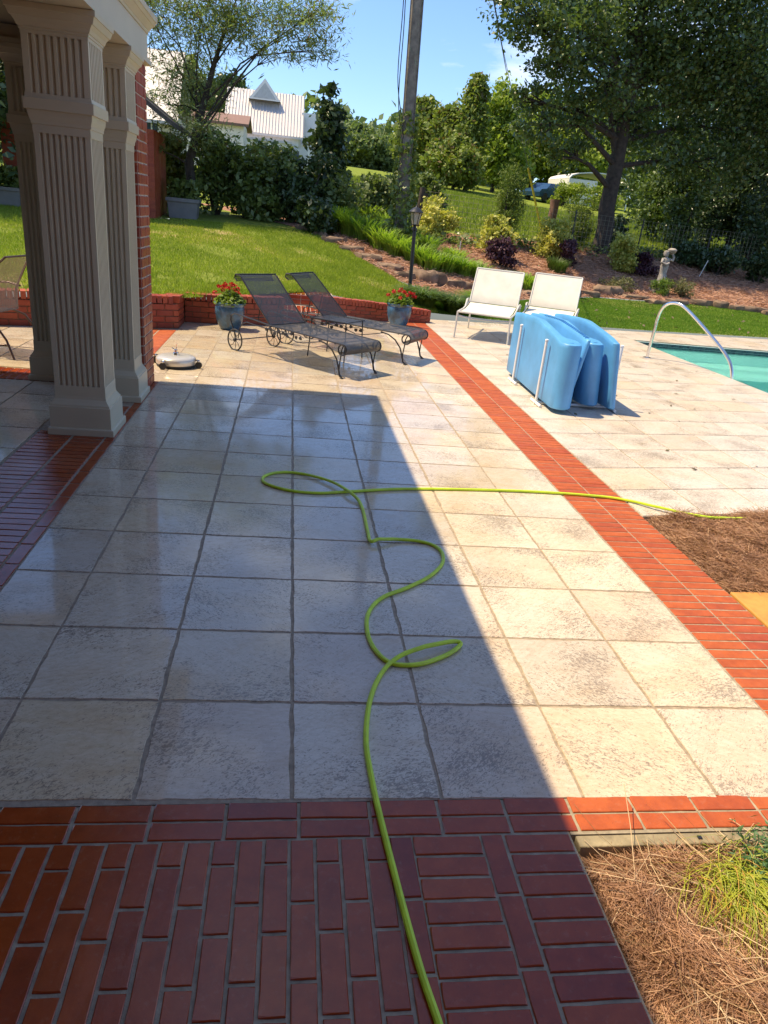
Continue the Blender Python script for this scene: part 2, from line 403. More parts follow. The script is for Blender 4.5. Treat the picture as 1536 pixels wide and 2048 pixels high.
L_STRAW = leafmat('pine_needle', (.17, .08, .045), (.60, .35, .21), .15, .6, .3, clump=5, extra=(.60, .38, .22))
L_STRAWD = leafmat('pine_needle_far', (.30, .155, .10), (.62, .38, .26), .1, .7, .2, clump=2)
L_SEDGE = leafmat('sedge_blade', (.16, .26, .02), (.64, .62, .07), .4, .45, clump=14, extra=(.62, .36, .08))
L_JUN = leafmat('blue_green_needle', (.035, .11, .05), (.10, .20, .08), .25, .5)
L_DEBRIS = leafmat('fallen_leaf', (.06, .05, .03), (.20, .15, .07), .1, .7)

def groundmat(name, stops, scale, bmp=.6, patch=None, det=8):
    mt, nt, b = newmat(name)
    f = noise(nt, scale, det, .68, pos(nt)); c = ramp(nt, f, stops)
    if patch:
        c = mix(nt, ramp(nt, noise(nt, patch[0], 4, .6, pos(nt)), [(patch[1], 0.0), (patch[1]+.12, 1.0)]), c, patch[2])
    nt.links.new(c, b.inputs['Base Color']); b.inputs['Roughness'].default_value = .95; b.inputs['Specular IOR Level'].default_value = .1
    bump(nt, b, noise(nt, scale*2.5, 6, .7, pos(nt)), bmp, .03); return mt
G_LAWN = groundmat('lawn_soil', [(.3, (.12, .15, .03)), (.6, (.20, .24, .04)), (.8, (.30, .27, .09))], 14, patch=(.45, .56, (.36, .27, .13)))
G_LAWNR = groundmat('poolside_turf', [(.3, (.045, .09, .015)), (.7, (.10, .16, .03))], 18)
G_MULCH = groundmat('mulch', [(.25, (.14, .07, .045)), (.5, (.36, .19, .12)), (.75, (.52, .31, .21))], 26, .9)
G_FIELD = groundmat('field_grass', [(.3, (.13, .18, .025)), (.55, (.19, .24, .035)), (.8, (.27, .28, .06))], 3.5, .5)
G_BASE = groundmat('bare_soil', [(.3, (.05, .035, .02)), (.7, (.12, .08, .05))], 12)

# ------------------------------------------------------------------ terrain height
CT = np.array([
    (-16, 7.0, .40), (-8, 7.3, .39), (-3.4, 7.7, .38), (-1.5, 8.3, .36), (-1.0, 9.0, .35), (.3, 10.9, .36), (1.2, 10.6, .27), (2.4, 11.4, .07), (4.5, 11.9, .0), (6, 12.2, .0), (9.7, 12.6, .0), (16, 13.4, .0), (26, 14, .0),
    (-3, 11, .58), (0, 12.5, .58), (-7, 11.5, .65), (1.4, 12.3, .33), (3.3, 12.4, .06), (5.2, 13.4, .03), (8, 14.7, .03), (12, 15.2, .05),
    (-14, 15, .95), (-8, 16, 1.0), (-3.4, 17, 1.03), (.35, 17, 1.05), (1.2, 15.5, .8), (1.7, 14.2, .58), (2.1, 13.1, .42), (2.8, 12.8, .28), (3.7, 13.1, .18), (5, 14.4, .12), (6.5, 16, .12), (7.9, 17.1, .13), (9.5, 17.2, .13), (13.2, 17.5, .15), (25, 18, .2),
    (1.5, 17.5, 1.05), (3, 15.5, .65), (4.5, 18, .85), (8, 20, .75), (12, 20.5, .65), (18, 21, .7),
    (-16, 22, 1.5), (-8, 22, 1.5), (-3, 22, 1.4), (3, 21.5, 1.22), (8, 22.5, 1.25), (12, 23, 1.15), (25, 24, 1.2),
    (-25, 40, 3.4), (-8, 40, 3.2), (6, 40, 3.1), (16, 40, 2.5), (32, 40, 2.2), (-40, 62, 5.2), (0, 62, 5.0), (10, 60, 4.6), (22, 60, 4.1), (50, 60, 3.6), (-60, 120, 7), (0, 130, 6.5), (70, 120, 5.5), (-90, 220, 6), (0, 240, 6), (110, 220, 6)], float)
def _phi(r2): return np.where(r2 > 1e-9, r2*np.log(r2+1e-12), 0)
def _fit():
    X = CT[:, :2]/20.0; n = len(X); r2 = ((X[:, None]-X[None])**2).sum(-1)
    A = np.zeros((n+3, n+3)); A[:n, :n] = _phi(r2) + np.eye(n)*2e-3; A[:n, n] = 1; A[:n, n+1:] = X; A[n, :n] = 1; A[n+1:, :n] = X.T
    return X, np.linalg.solve(A, np.concatenate([CT[:, 2], [0, 0, 0]]))
_X, _w = _fit()
def H(x, y):
    x = np.atleast_1d(np.asarray(x, float)); y = np.atleast_1d(np.asarray(y, float))
    P = np.stack([x.ravel(), y.ravel()], -1)/20.0; out = np.empty(len(P))
    for s_ in range(0, len(P), 20000):
        Q = P[s_:s_+20000]; r2 = ((Q[:, None]-_X[None])**2).sum(-1)
        out[s_:s_+20000] = _phi(r2) @ _w[:-3] + _w[-3] + Q @ _w[-2:]
    return out.reshape(x.shape)
def h1(x, y): return float(H(x, y)[0])

def curve_at(C_, t):
    C_ = np.asarray(C_, float); d = np.r_[0, np.cumsum(np.hypot(*np.diff(C_, axis=0).T))]
    return np.stack([np.interp(t*d[-1], d, C_[:, i]) for i in (0, 1)], -1)
def spline(C_, n):
    C_ = np.asarray(C_, float); P = np.vstack([2*C_[0]-C_[1], C_, 2*C_[-1]-C_[-2]]); out = []
    m_ = len(C_)-1
    for i in range(m_):
        p0, p1, p2, p3 = P[i:i+4]
        for t in np.linspace(0, 1, n, endpoint=False):
            out.append(.5*((2*p1)+(-p0+p2)*t+(2*p0-5*p1+4*p2-p3)*t*t+(-p0+3*p1-3*p2+p3)*t**3))
    out.append(C_[-1]); return np.array(out)
def loft(name, A, B, nu, nv, mat, dz=0.0, zA=None, parent=None):
    """strip of ground between two plan curves whose points correspond one to one"""
    A = np.asarray(A, float); B = np.asarray(B, float)
    ta = np.linspace(0, 1, nu); a = curve_at(A, ta); b = curve_at(B, ta)
    v = np.linspace(0, 1, nv)[:, None, None]; P = a[None]*(1-v)+b[None]*v
    Z = H(P[..., 0], P[..., 1]) + dz
    V = np.concatenate([P, Z[..., None]], -1).reshape(-1, 3)
    i = np.arange(nu-1)[None] + np.arange(nv-1)[:, None]*nu; i = i.ravel()
    o = npmesh(name, V, np.stack([i, i+1, i+nu+1, i+nu], -1), mat, smooth=True); o['kind'] = 'structure'; return o
CA = [(-16, 7.0), (-8, 7.2), (-3.4, 7.5), (-1.6, 8.15), (-.9, 9.0), (.36, 10.6), (1.2, 10.45), (2.30, 11.3), (3.2, 11.72), (5.86, 11.98), (9.7, 12.5), (16, 13.3), (26, 14)]
CB = [(-14, 15), (-8, 16.3), (-5.5, 16.7), (-3.4, 17), (-1.5, 17.05), (.35, 17), (1.2, 15.5), (1.65, 14.2), (2.1, 13.05), (2.9, 12.75), (3.7, 13.1), (5, 14.4), (6.5, 16), (7.9, 17.1), (9.5, 17.25), (13.2, 17.5), (19, 17.8), (26, 18)]
CC = [(-18, 21.4), (-8, 22), (-3, 22), (3, 21.5), (8, 22.5), (12, 23), (18, 23.4), (28, 24)]

# ground sheet under everything, to the horizon
V = []; n_ = 60
for a in (np.linspace(-1, 1, n_)): pass
gx_, gy_ = np.meshgrid(np.r_[-400, -150, np.linspace(-60, 60, 50), 150, 400], np.r_[np.linspace(19, 70, 32), 85, 110, 150, 220, 420])
gz_ = H(np.clip(gx_, -90, 110), np.clip(gy_, 0, 235))
nx = gx_.shape[1]; ii = (np.arange(nx-1)[None]+np.arange(gx_.shape[0]-1)[:, None]*nx).ravel()
o = npmesh('field', np.stack([gx_, gy_, gz_-np.where(gy_ < 22.5, .2, .03)], -1).reshape(-1, 3), np.stack([ii, ii+1, ii+nx+1, ii+nx], -1), G_FIELD, smooth=True); o['kind'] = 'structure'
mb = MB(); mb.b2((-400, -400, -3.2), (400, 30, -3.0)); o = mb.build('ground', G_BASE); o['kind'] = 'structure'
loft('lawn', CA, CB, 160, 40, G_LAWN)
loft('garden_bed', CB[5:], CC[2:], 140, 30, G_MULCH, dz=.02)
loft('hedge_ground', CB[:6], [(-18, 21.4), (-8, 22), (-3, 22)], 60, 24, G_LAWN, dz=.01)

# ------------------------------------------------------------------ leaf generators
def rng_(s_): return np.random.default_rng(s_)
def leaves(r, C_, size, el=1.7, upb=.5, var=.35, droop=0.0):
    n = len(C_)
    N = r.normal(size=(n, 3)); N[:, 2] += upb*1.5; N /= np.linalg.norm(N, axis=1, keepdims=True)
    T = r.normal(size=(n, 3)); T[:, 2] -= droop; T -= N*(T*N).sum(1, keepdims=True); T /= np.linalg.norm(T, axis=1, keepdims=True)
    B = np.cross(N, T); L = size*(1+var*r.normal(size=(n, 1))).clip(.4, 1.9)*.5; w = L/el
    V = np.stack([C_-T*L, C_+B*w+N*w*.25, C_+T*L, C_-B*w+N*w*.25], 1).reshape(-1, 3)
    F_ = np.arange(4*n).reshape(-1, 4); return V, F_
def crown_pts(r, blobs, n, sub=.22, per=60):
    vol = np.array([b[1][0]*b[1][1]*b[1][2] for b in blobs])**.75; out = []; subs = []
    for b, v_ in zip(blobs, vol/vol.sum()):
        k = max(3, int(n*v_/per)); d = r.normal(size=(k, 3)); d /= np.linalg.norm(d, axis=1, keepdims=True)
        rr = r.uniform(.25, 1, (k, 1))**.5; c = np.asarray(b[0]) + d*rr*np.asarray(b[1]); subs.append(c)
        sr = sub*np.mean(b[1])*r.uniform(.6, 1.3, (k, 1))
        idx = r.integers(0, k, int(n*v_)); q = r.normal(size=(len(idx), 3)); q[:, 2] *= .6
        out.append(c[idx] + q*sr[idx])
    return np.vstack(out), subs
def make_tree(name, label, base, trunk, blobs, n, lsize, lmat, bmat, r0, seed, cat='tree', group=None, el=1.7, sub=.22, per=60, twigs=6, droop=0.0, upb=.5, trunk_name='trunk', lf=.38):
    r = rng_(seed); t = wthing(name, base, label, cat, group)
    tp = [np.asarray(p, float) for p in trunk]; m_ = len(tp)
    mb = MB(); P = []
    S3 = []
    for i in range(m_-1):
        for k in range(4):
            f = k/4; p = tp[i]*(1-f)+tp[i+1]*f; S3.append(p + (r.normal(size=3)*r0*.12 if 0 < i+f else 0))
    S3.append(tp[-1]); N = len(S3)
    mb.tube(S3, [r0*(1.35 if i == 0 else 1.0)*(1-.72*i/(N-1)) for i in range(N)], 9)
    mb.build(trunk_name, bmat, t, True)
    lb = MB(); pts, subs = crown_pts(r, blobs, n, sub, per)
    for (c, rr), sb in zip(blobs, subs):
        c = np.asarray(c, float); k = int(N*.35 + r.random()*N*.5); k = min(k, N-2)
        zz = [p[2] for p in S3]; cand = [i for i in range(N) if zz[i] < c[2]-.15*rr[2]]
        if cand: k = min(max(cand), max(k, 2)) if len(cand) > 2 else cand[-1]
        a = S3[k]; midp = a*.5+c*.5 + np.array([0, 0, .12*np.linalg.norm(c-a)]) + r.normal(size=3)*.06*np.linalg.norm(c-a)
        rb = r0*lf*(1-.5*k/N)
        lb.tube([a, a*.6+midp*.4, midp, midp*.4+c*.6, c], [rb, rb*.8, rb*.6, rb*.45, rb*.3], 6)
        for q in sb[:twigs]:
            lb.tube([c*.6+midp*.4, (c+q)/2+r.normal(size=3)*.03, q], [rb*.32, rb*.2, rb*.08], 5)
    lb.build('limbs', bmat, t, True)
    V, F_ = leaves(r, pts, lsize, el, upb, droop=droop)
    npmesh('crown', V, F_, lmat, t, origin=base)
    return t
def blades(r, n, c, rad0, height, width, arch, segs=4, zf=None, spread=1.0):
    """arching strap leaves rising from a clump"""
    a = r.uniform(0, 2*np.pi, n); rr = rad0*np.sqrt(r.random(n)); bx = c[0]+np.cos(a)*rr; by = c[1]+np.sin(a)*rr
    bz = H(bx, by) if zf is None else np.full(n, c[2])
    a2 = a + r.normal(size=n)*.6; hh = height*r.uniform(.6, 1.15, n); out = arch*hh*r.uniform(.4, 1.2, n)*spread
    V = []; px_ = -np.sin(a2)*width/2; py_ = np.cos(a2)*width/2
    for k in range(segs+1):
        t = k/segs; ho = out*t**1.7; hz = hh*(t - .38*t**3*arch*1.3)
        wv = 1-t**2*.95
        x = bx+np.cos(a2)*ho; y = by+np.sin(a2)*ho; z = bz+hz
        V.append(np.stack([np.stack([x-px_*wv, y-py_*wv, z], -1), np.stack([x+px_*wv, y+py_*wv, z], -1)], 1))
    V = np.stack(V, 1)   # n, segs+1, 2, 3
    m_ = (segs+1)*2; base = np.arange(n)[:, None]*m_
    F_ = np.concatenate([base+np.array([[2*k, 2*k+1, 2*k+3, 2*k+2]]) for k in range(segs)], 0)
    return V.reshape(-1, 3), F_
def clump(name, label, x, y, n, rad0, height, width, arch, mat, seed, cat='plant', group=None):
    r = rng_(seed); z = h1(x, y); V, F_ = blades(r, n, (x, y, z), rad0, height, width, arch)
    o = npmesh(name, V, F_, mat, origin=(x, y, z)); o.location = (x, y, z); return tag(o, label, cat, group)
def shrub(name, label, x, y, rx, rz, n, lsize, mat, seed, cat='shrub', group=None, lump=7, el=1.7, ry=None, sub=.3, stem=M_BARK, droop=0.0, z=None, conic=0.0):
    r = rng_(seed); z = h1(x, y) if z is None else z; ry = ry or rx
    t = wthing(name, (x, y, z-.02), label, cat, group)
    blobs = []
    for i in range(lump):
        a = r.uniform(0, 6.28); q = r.uniform(.1, .62); hz = r.uniform(.14, .8)
        k = 1-conic*hz
        blobs.append(((x+math.cos(a)*rx*q*k, y+math.sin(a)*ry*q*k, z+rz*hz), (rx*.5*k, ry*.5*k, rz*.26)))
    if conic: blobs.append(((x, y, z+rz*.9), (rx*.18, ry*.18, rz*.14)))
    pts, subs = crown_pts(r, blobs, n, sub, 45); pts = pts[pts[:, 2] > z+.02]
    sb = MB()
    for c, rr in blobs[:6]:
        c = np.asarray(c); b0 = np.array([x+r.normal()*.06*rx, y+r.normal()*.06*ry, z-.03]); q = min(.05, .025*rz+.006)
        sb.tube([b0, (b0+c)/2+r.normal(size=3)*.05*rx, c], [q, q*.7, q*.35], 5)
    sb.build('stems', stem, t)
    V, F_ = leaves(r, pts, lsize, el, .4, droop=droop); npmesh('foliage', V, F_, mat, t, origin=(x, y, z-.02))
    return t
# ------------------------------------------------------------------ paving
M_JOINTL = simple('light_joint', (.40, .29, .17), .85, var=.25, nscale=30, bmp=.4)
def slab(name, lo, hi, mat):
    o = MB().b2(lo, hi).build(name, mat); o['kind'] = 'structure'; return o
terrace = slab('terrace', (-1.90, -.005, -.20), (2.205, 11.2, -.0032), M_GROUT2)
porch_floor = slab('porch_floor', (-9, -3.2, -.20), (-1.905, 8.3, -.008), M_GROUT)
deck = MB()
deck.add([(2.21, 2.32, -.2), (5.9, 2.87, -.2), (5.9, 11.55, -.2), (2.21, 11.0, -.2), (2.21, 2.32, -.006), (5.9, 2.87, -.006), (5.9, 11.55, -.006), (2.21, 11.0, -.006)],
         [(3, 2, 1, 0), (4, 5, 6, 7), (0, 1, 5, 4), (1, 2, 6, 5), (2, 3, 7, 6), (3, 0, 4, 7)])
deck.add([(5.9, 10.5, -.2), (16.5, 10.5, -.2), (16.5, 13.3, -.2), (5.9, 11.55, -.2), (5.9, 10.5, -.006), (16.5, 10.5, -.006), (16.5, 13.3, -.006), (5.9, 11.55, -.006)],
         [(3, 2, 1, 0), (4, 5, 6, 7), (0, 1, 5, 4), (1, 2, 6, 5), (2, 3, 7, 6)])
deck.b2((5.0, -2, -.2), (16.5, 2.5, -.3))
deck = deck.build('pool_deck', M_GROUT2); deck['kind'] = 'structure'
path = slab('brick_path', (-1.60, -3.2, -.20), (.805, -.008, -.0050), M_GROUT)
path2 = slab('path_edge', (.808, -.145, -.20), (2.6, -.008, -.0050), M_GROUT)

def tile_mesh(seed, shear, w=U, d=U, gap=.010, jit=.0055, n=9):
    r = random.Random(seed); hx, hy = (w-gap)/2, (d-gap)/2; P = []
    cs = [(-hx, -hy), (hx, -hy), (hx, hy), (-hx, hy)]
    for i in range(4):
        a, b = cs[i], cs[(i+1) % 4]
        for k in range(n):
            f = k/n + (r.uniform(-.04, .04) if k else 0); j = r.uniform(-jit, jit*.3) if k else -.0015
            x = a[0]+(b[0]-a[0])*f; y = a[1]+(b[1]-a[1])*f
            l = math.hypot(x, y) or 1
            if i in (0, 2): y += j*(1 if y > 0 else -1)
            else: x += j*(1 if x > 0 else -1)
            P.append((x, y + shear*x))
    N = len(P); mb = MB()
    mb.v = [(x*.995, y*.995, 0) for x, y in P] + [(x, y, -.0022) for x, y in P] + [(x, y, -.02) for x, y in P]
    mb.f = [tuple(range(N))] + [(N+i, N+(i+1) % N, (i+1) % N, i) for i in range(N)] + [(2*N+i, 2*N+(i+1) % N, N+(i+1) % N, N+i) for i in range(N)]
    return mb.mesh('travertine_tile', M_TILE)
TM = [tile_mesh(i, -.0172) for i in range(8)]
DM = [tile_mesh(40+i, .15, .497, .455,   .0095, .0022, 5) for i in range(4)]
for me in DM: me.materials[0] = M_DECK
R = random.Random(3)
WALLB = [(-1.46, 8.62), (-1.05, 8.66), (-.45, 8.86), (.05, 9.12), (.36, 9.42), (.70, 9.74), (1.18, 10.12), (1.60, 10.32), (2.0, 10.44), (2.30, 10.52)]
def wally(x):
    xs = [p[0] for p in WALLB]; return float(np.interp(x, xs, [p[1] for p in WALLB]))
def put_tile(meshes, par, x, y, sx=1.0, sy=1.0, z=0.0, nm='tile'):
    return piece(nm, R.choice(meshes), par, (x, y, z + R.uniform(-.0008, .0008)), 0, (sx, sy, 1), eul=(R.uniform(-.0012, .0012), R.uniform(-.0012, .0012), 0))
cols = [(-1.2185/U, -2), (-2, -1), (-1, 0), (0, 1), (1, 2), (2, 3), (3, 3.9676)]
for a, b in cols:
    xm = (a+b)/2*U; jn = int(math.ceil((wally(xm)+.55)/U)) if xm > -.2 else int(math.ceil((wally(xm)+.2)/U))
    jn = min(jn, 24)
    for j in range(jn):
        put_tile(TM, terrace, xm, (j+.5-.0172*(a+b)/2)*U, (b-a))
for j in range(12, 20): put_tile(TM, terrace, -1.34, (j+.5+.051)*U, .243/U)
# porch and side-patio tiles
for i in range(5):
    for j in range(-2, 11):
        y = 4.60-.45*j+.03*0
        if -.6 < y < 4.7: put_tile(TM, porch_floor, -1.762-.225-.45*i, y-.02, z=.0015)
for i in range(5):
    for j in range(5): put_tile(TM, porch_floor, -2.13-.45*i, 5.50+.45*j)
# pool deck tiles
xe = [2.213, 2.69, 3.19, 3.69, 4.19, 4.69, 5.19, 5.56, 5.95]
for a, b in zip(xe[:-1], xe[1:]):
    for k in range(19):
        xm = (a+b)/2; put_tile(DM, deck, xm, 2.32+.455*(k+.5)+.15*(xm-2.2), (b-a)/.497)
xs_ = [5.95+.5*i for i in range(22)]
for a, b in zip(xs_[:-1], xs_[1:]):
    f = lambda x: 10.965+.165*(x-2.2)
    for k in range(3):
        g = .004; mb = MB()
        ya = [10.50+(f(a)-10.5)*q/3 for q in (k, k+1)]; yb = [10.5+(f(b)-10.5)*q/3 for q in (k, k+1)]
        q_ = [(a+g, ya[0]+g), (b-g, yb[0]+g), (b-g, yb[1]-g), (a+g, ya[1]-g)]
        mb.prism(q_, -.02, 0); mb.build('coping_tile' if k == 0 else 'tile', M_DECK, deck)

def brick_mesh(name, L, Wd, Hh, seed, mat):
    r = random.Random(seed); mb = MB(); e = .0022; j = lambda: r.uniform(-.0012, .0012)
    rg = []; cs = [(-1, -1), (1, -1), (1, 1), (-1, 1)]; jt = []
    for i in range(4):
        for k in range(3): jt.append((i, k/3+(r.uniform(-.08, .08) if k else 0), (r.uniform(-.0014, .0004) if k else -.0012), r.uniform(0, .0003)))
    for z, o_ in ((-Hh, 0), (-e, 0), (0, -e)):
        q = []
        for i, f, d, zz in jt:
            (ax, ay), (bx, by) = cs[i], cs[(i+1) % 4]; x = (ax+(bx-ax)*f)*L/2; y = (ay+(by-ay)*f)*Wd/2
            if i in (0, 2): y += (d+o_)*(1 if y > 0 else -1)
            else: x += (d+o_)*(1 if x > 0 else -1)
            if f == 0: x += (o_-.0004)*(1 if x > 0 else -1)
            q.append((x, y, z-zz if z > -Hh else z))
        rg.append(q)
    mb.rings(rg); return mb.mesh(name, mat)
PV = [brick_mesh('paver', .1965, .0602, .05, i, M_PAVER) for i in range(5)]
PV_DRYSUN = [brick_mesh('dry_sunlit_paver', .1965, .0602, .05, 80+i, M_PAVER_DRYSUN) for i in range(5)]
def paver(par, x, y, rz=0.0, sx=1.0, sy=1.0, dry=False):  # dry also picks the sunlit colour, brighter and more orange
    return piece('brick', R.choice(PV_DRYSUN if dry else PV), par, (x, y, R.uniform(-.0012, .001)), rz+R.uniform(-.006, .006), (sx, sy, 1))
# two long soldier courses beside the pool deck
many = MB(); cnt = 0; y = .035
while y < 10.45:
    for xc in (1.8935, 2.1025):
        if cnt < 296: paver(terrace, xc, y, 0, 1.03, 1.0, True)
        else: many.b2((xc-.099, y-.029, -.05), (xc+.099, y+.029, .0))
        cnt += 1
    y += .0685
o = many.build('brick', M_PAVER_DRYSUN, terrace); o['kind'] = 'stuff'
o = MB().b2((1.789, .002, -.05), (2.204, 10.5, -.0035)).build('mortar_bed', M_JOINTL, terrace)
# left-hand border under the columns
y = .035; 
while y < 5.2:
    if y < 3.3 or not (y > 3.4 and y < 5.1):
        paver(terrace, -1.397, y, 0, 1.02); paver(terrace, -1.63, y, 0, 1.18) 
    y += .0685
y = .1
while y < 5.1: paver(terrace, -1.254, y, math.pi/2, 1.0); y += .204
for k in range(6):                                          # bricks between the column bases
    paver(terrace, -1.397, 3.80+.0685*k, 0, 1.02)
y = 5.2
while y < 7.9:
    paver(terrace, -1.572, y, dry=True); paver(terrace, -1.782, y, dry=True); y += .0685
x = -1.94
while x > -4.3:
    paver(porch_floor, x, 4.94, math.pi/2); paver(porch_floor, x, 5.145, math.pi/2); x -= .0685
# header border across the end of the terrace
for k in range(-6, 11):
    xc = .122+.205*k
    if xc > 2.3: continue
    par = path if xc < .8 else path2
    paver(par, xc, -.037, 0, 1.0, 1.0, xc > .8); paver(par, xc, -.104, 0, 1.0, 1.0, xc > .8)  # bricks past the roof's shadow edge take the sunlit colour
# path field: running bond, then two stacks split by one upright course
for k in range(23):
    xc = .3025-.0688*k
    y = -.140-.0975+.0 if k % 2 == 0 else -.140-.0375
    full = True
    if k % 2: paver(path, xc, -.140-.038, math.pi/2, .38); y = -.215-.0975-.005
    while y > -1.15:
        paver(path, xc, y, math.pi/2, .965); y -= .1985
y = -.174
while y > -1.15:
    paver(path, .4335, y, 0, .985); paver(path, .7025, y, 0, .985); y -= .0685
y = -.236
while y > -1.15: paver(path, .5665, y, math.pi/2, .965); y -= .1985
# timber edging and flagstones
tb = wthing('timber_edging', (1.7, -.165, -.1), 'weathered timber board edging the pine straw under the brick border', 'timber edging')
mb = MB(); mb.box((1.72, -.168, -.048), (1.80, .040, .085)); mb.build('board', M_WOOD, tb, bevel=.004)
mb = MB(); mb.box((1.2, -.168, -.003), (.012, .012, .004)); mb.build('nail_head', M_IRON, tb)
fl = wthing('flagstone', (3.1, 1.0, -.05), 'orange sandstone flagstone at the corner of the brick strip', 'flagstone')
MB().prism([(2.225, .60), (3.9, .62), (3.95, 1.36), (2.9, 1.385), (2.235, 1.365)], -.06, -.008).build('slab', M_FLAG, fl, bevel=.006)
MB().prism([(2.225, -.12), (3.9, -.12), (3.9, .61), (2.225, .59)], -.06, -.009).build('slab', M_FLAG, fl, bevel=.006)

# ------------------------------------------------------------------ pool
o = MB().b2((5.93, .5, -1.5), (16.4, 10.48, -1.4)).build('pool_floor', simple('pool_plaster', (.56, .76, .71), .7, var=.05, nscale=2, bmp=0)); o['kind'] = 'structure'
pw = MB(); pw.b2((5.90, .5, -1.5), (5.952, 10.52, -.021)); pw.b2((5.952, 10.47, -1.5), (16.4, 10.52, -.021))
o = pw.build('pool_wall', bpy.data.materials['pool_plaster']); o['kind'] = 'structure'
pst = MB(); pst.b2((5.955, 9.0, -1.3), (8.6, 10.465, -.30)); pst.b2((5.955, 8.5, -1.3), (8.9, 8.995, -.55))
o = pst.build('pool_step', bpy.data.materials['pool_plaster']); o['kind'] = 'structure'
M_WLT = brickmat('waterline_tile', [(0, (.03, .07, .09)), (.4, (.05, .11, .12)), (.7, (.025, .05, .07)), (1, (.08, .14, .14))], .15, .1)
wt = MB().b2((-.0235, -.004, -.0235), (.0235, .0, .0235)).mesh('waterline_tile', M_WLT)
bandb = wthing('waterline_tile_band', (8.5, 10.466, -.08), 'two rows of small dark blue-green tiles at the waterline of the pool', 'tile band')
for i in range(88):
    for k in range(2): piece('small_tile', wt, bandb, (5.99+.05*i, 10.468, -.048-.05*k))
mtw, ntw, bw = newmat('pool_water'); bw.inputs['Base Color'].default_value = (.30, .85, .74, 1); bw.inputs['Roughness'].default_value = .02
bw.inputs['Transmission Weight'].default_value = 1; bw.inputs['IOR'].default_value = 1.33
bump(ntw, bw, noise(ntw, 7, 4, .55, pos(ntw), 1.5), .9, .05)
va = ntw.nodes.new('ShaderNodeVolumeAbsorption'); va.inputs['Color'].default_value = (.30, .88, .82, 1); va.inputs['Density'].default_value = .24
ntw.links.new(va.outputs[0], ntw.nodes['Material Output'].inputs['Volume'])
tl_ = ntw.nodes.new('ShaderNodeBsdfTransparent'); tl_.inputs['Color'].default_value = (.84, .95, .92, 1)
ms_ = ntw.nodes.new('ShaderNodeMixShader'); ms_.inputs[0].default_value = .42
ntw.links.new(bw.outputs[0], ms_.inputs[1]); ntw.links.new(tl_.outputs[0], ms_.inputs[2]); ntw.links.new(ms_.outputs[0], ntw.nodes['Material Output'].inputs['Surface'])
o = MB().b2((5.94, .4, -1.45), (16.45, 10.475, -.10)).build('pool_water', mtw); o['kind'] = 'structure'

# ------------------------------------------------------------------ porch and house
hs = wthing('porch_house', (-3.5, 2.0, 0), 'red brick house porch with tan fluted columns on the left', 'house')
HO = hs.location
def flutes(cx, cy, hx, hy, n, z0, z1, dep=.017, fl=.56):
    """square shaft section with n grooves cut in every side"""
    P = []
    for (ax, ay, bx, by, L) in ((-1, -1, 1, -1, hx), (1, -1, 1, 1, hy), (1, 1, -1, 1, hx), (-1, 1, -1, -1, hy)):
        a = np.array([cx+ax*hx, cy+ay*hy]); b = np.array([cx+bx*hx, cy+by*hy]); t = (b-a)/np.linalg.norm(b-a); nrm = np.array([-t[1], t[0]])
        W2 = 2*L; m_ = .075*W2; p = (W2-2*m_)/n; P.append(tuple(a))
        for k in range(n):
            s0 = m_+p*k+p*(1-fl)/2; w = p*fl
            for f, d in ((0, 0), (.12, dep*.75), (.3, dep), (.7, dep), (.88, dep*.75), (1, 0)):
                q = a+t*(s0+w*f)+nrm*d; P.append(tuple(q))
    return MB().prism(P, z0, z1)
def mould(mb, cx, cy, hx, hy, prof):
    mb.rings([[(cx-hx-o_, cy-hy-o_, z), (cx+hx+o_, cy-hy-o_, z), (cx+hx+o_, cy+hy+o_, z), (cx-hx-o_, cy+hy+o_, z)] for z, o_ in prof]); return mb
def column(cx, cy, hx, hy, n):
    core = mould(MB(), cx, cy, hx, hy, [(.0, .054), (.042, .054), (.048, .048), (.050, .038), (.195, .037), (.197, .031), (.21, .029), (.225, .018), (.245, .006), (.265, .003), (.335, .003)])
    c = core.build('column', M_TRIM, hs)
    flutes(cx, cy, hx, hy, n, .335, 1.86).build('lower_shaft', M_TRIM, c, origin=HO)
    mould(MB(), cx, cy, hx, hy, [(1.86, .003), (1.905, .003), (1.907, .008), (1.925, .010), (1.950, .018), (1.980, .022), (1.982, .034), (2.040, .036), (2.042, .026), (2.065, .022)]).build('middle_band', M_TRIM, c, origin=HO)
    flutes(cx, cy, hx+.020, hy+.020, n, 2.065, 2.36).build('upper_shaft', M_TRIM, c, origin=HO)
    mould(MB(), cx, cy, hx, hy, [(2.36, .022), (2.378, .022), (2.380, .028), (2.392, .028), (2.394, .034), (2.415, .042), (2.435, .056), (2.437, .062), (2.470, .074), (2.472, .080), (2.50, .082)]).build('capital', M_TRIM, c, origin=HO)
    return c
column(-1.453, 3.545, .162, .150, 8)
column(-1.450, 4.50, .165, .150, 8)
column(-2.05, 5.03, .165, .150, 8)
column(-1.460, -.60, .165, .150, 8)
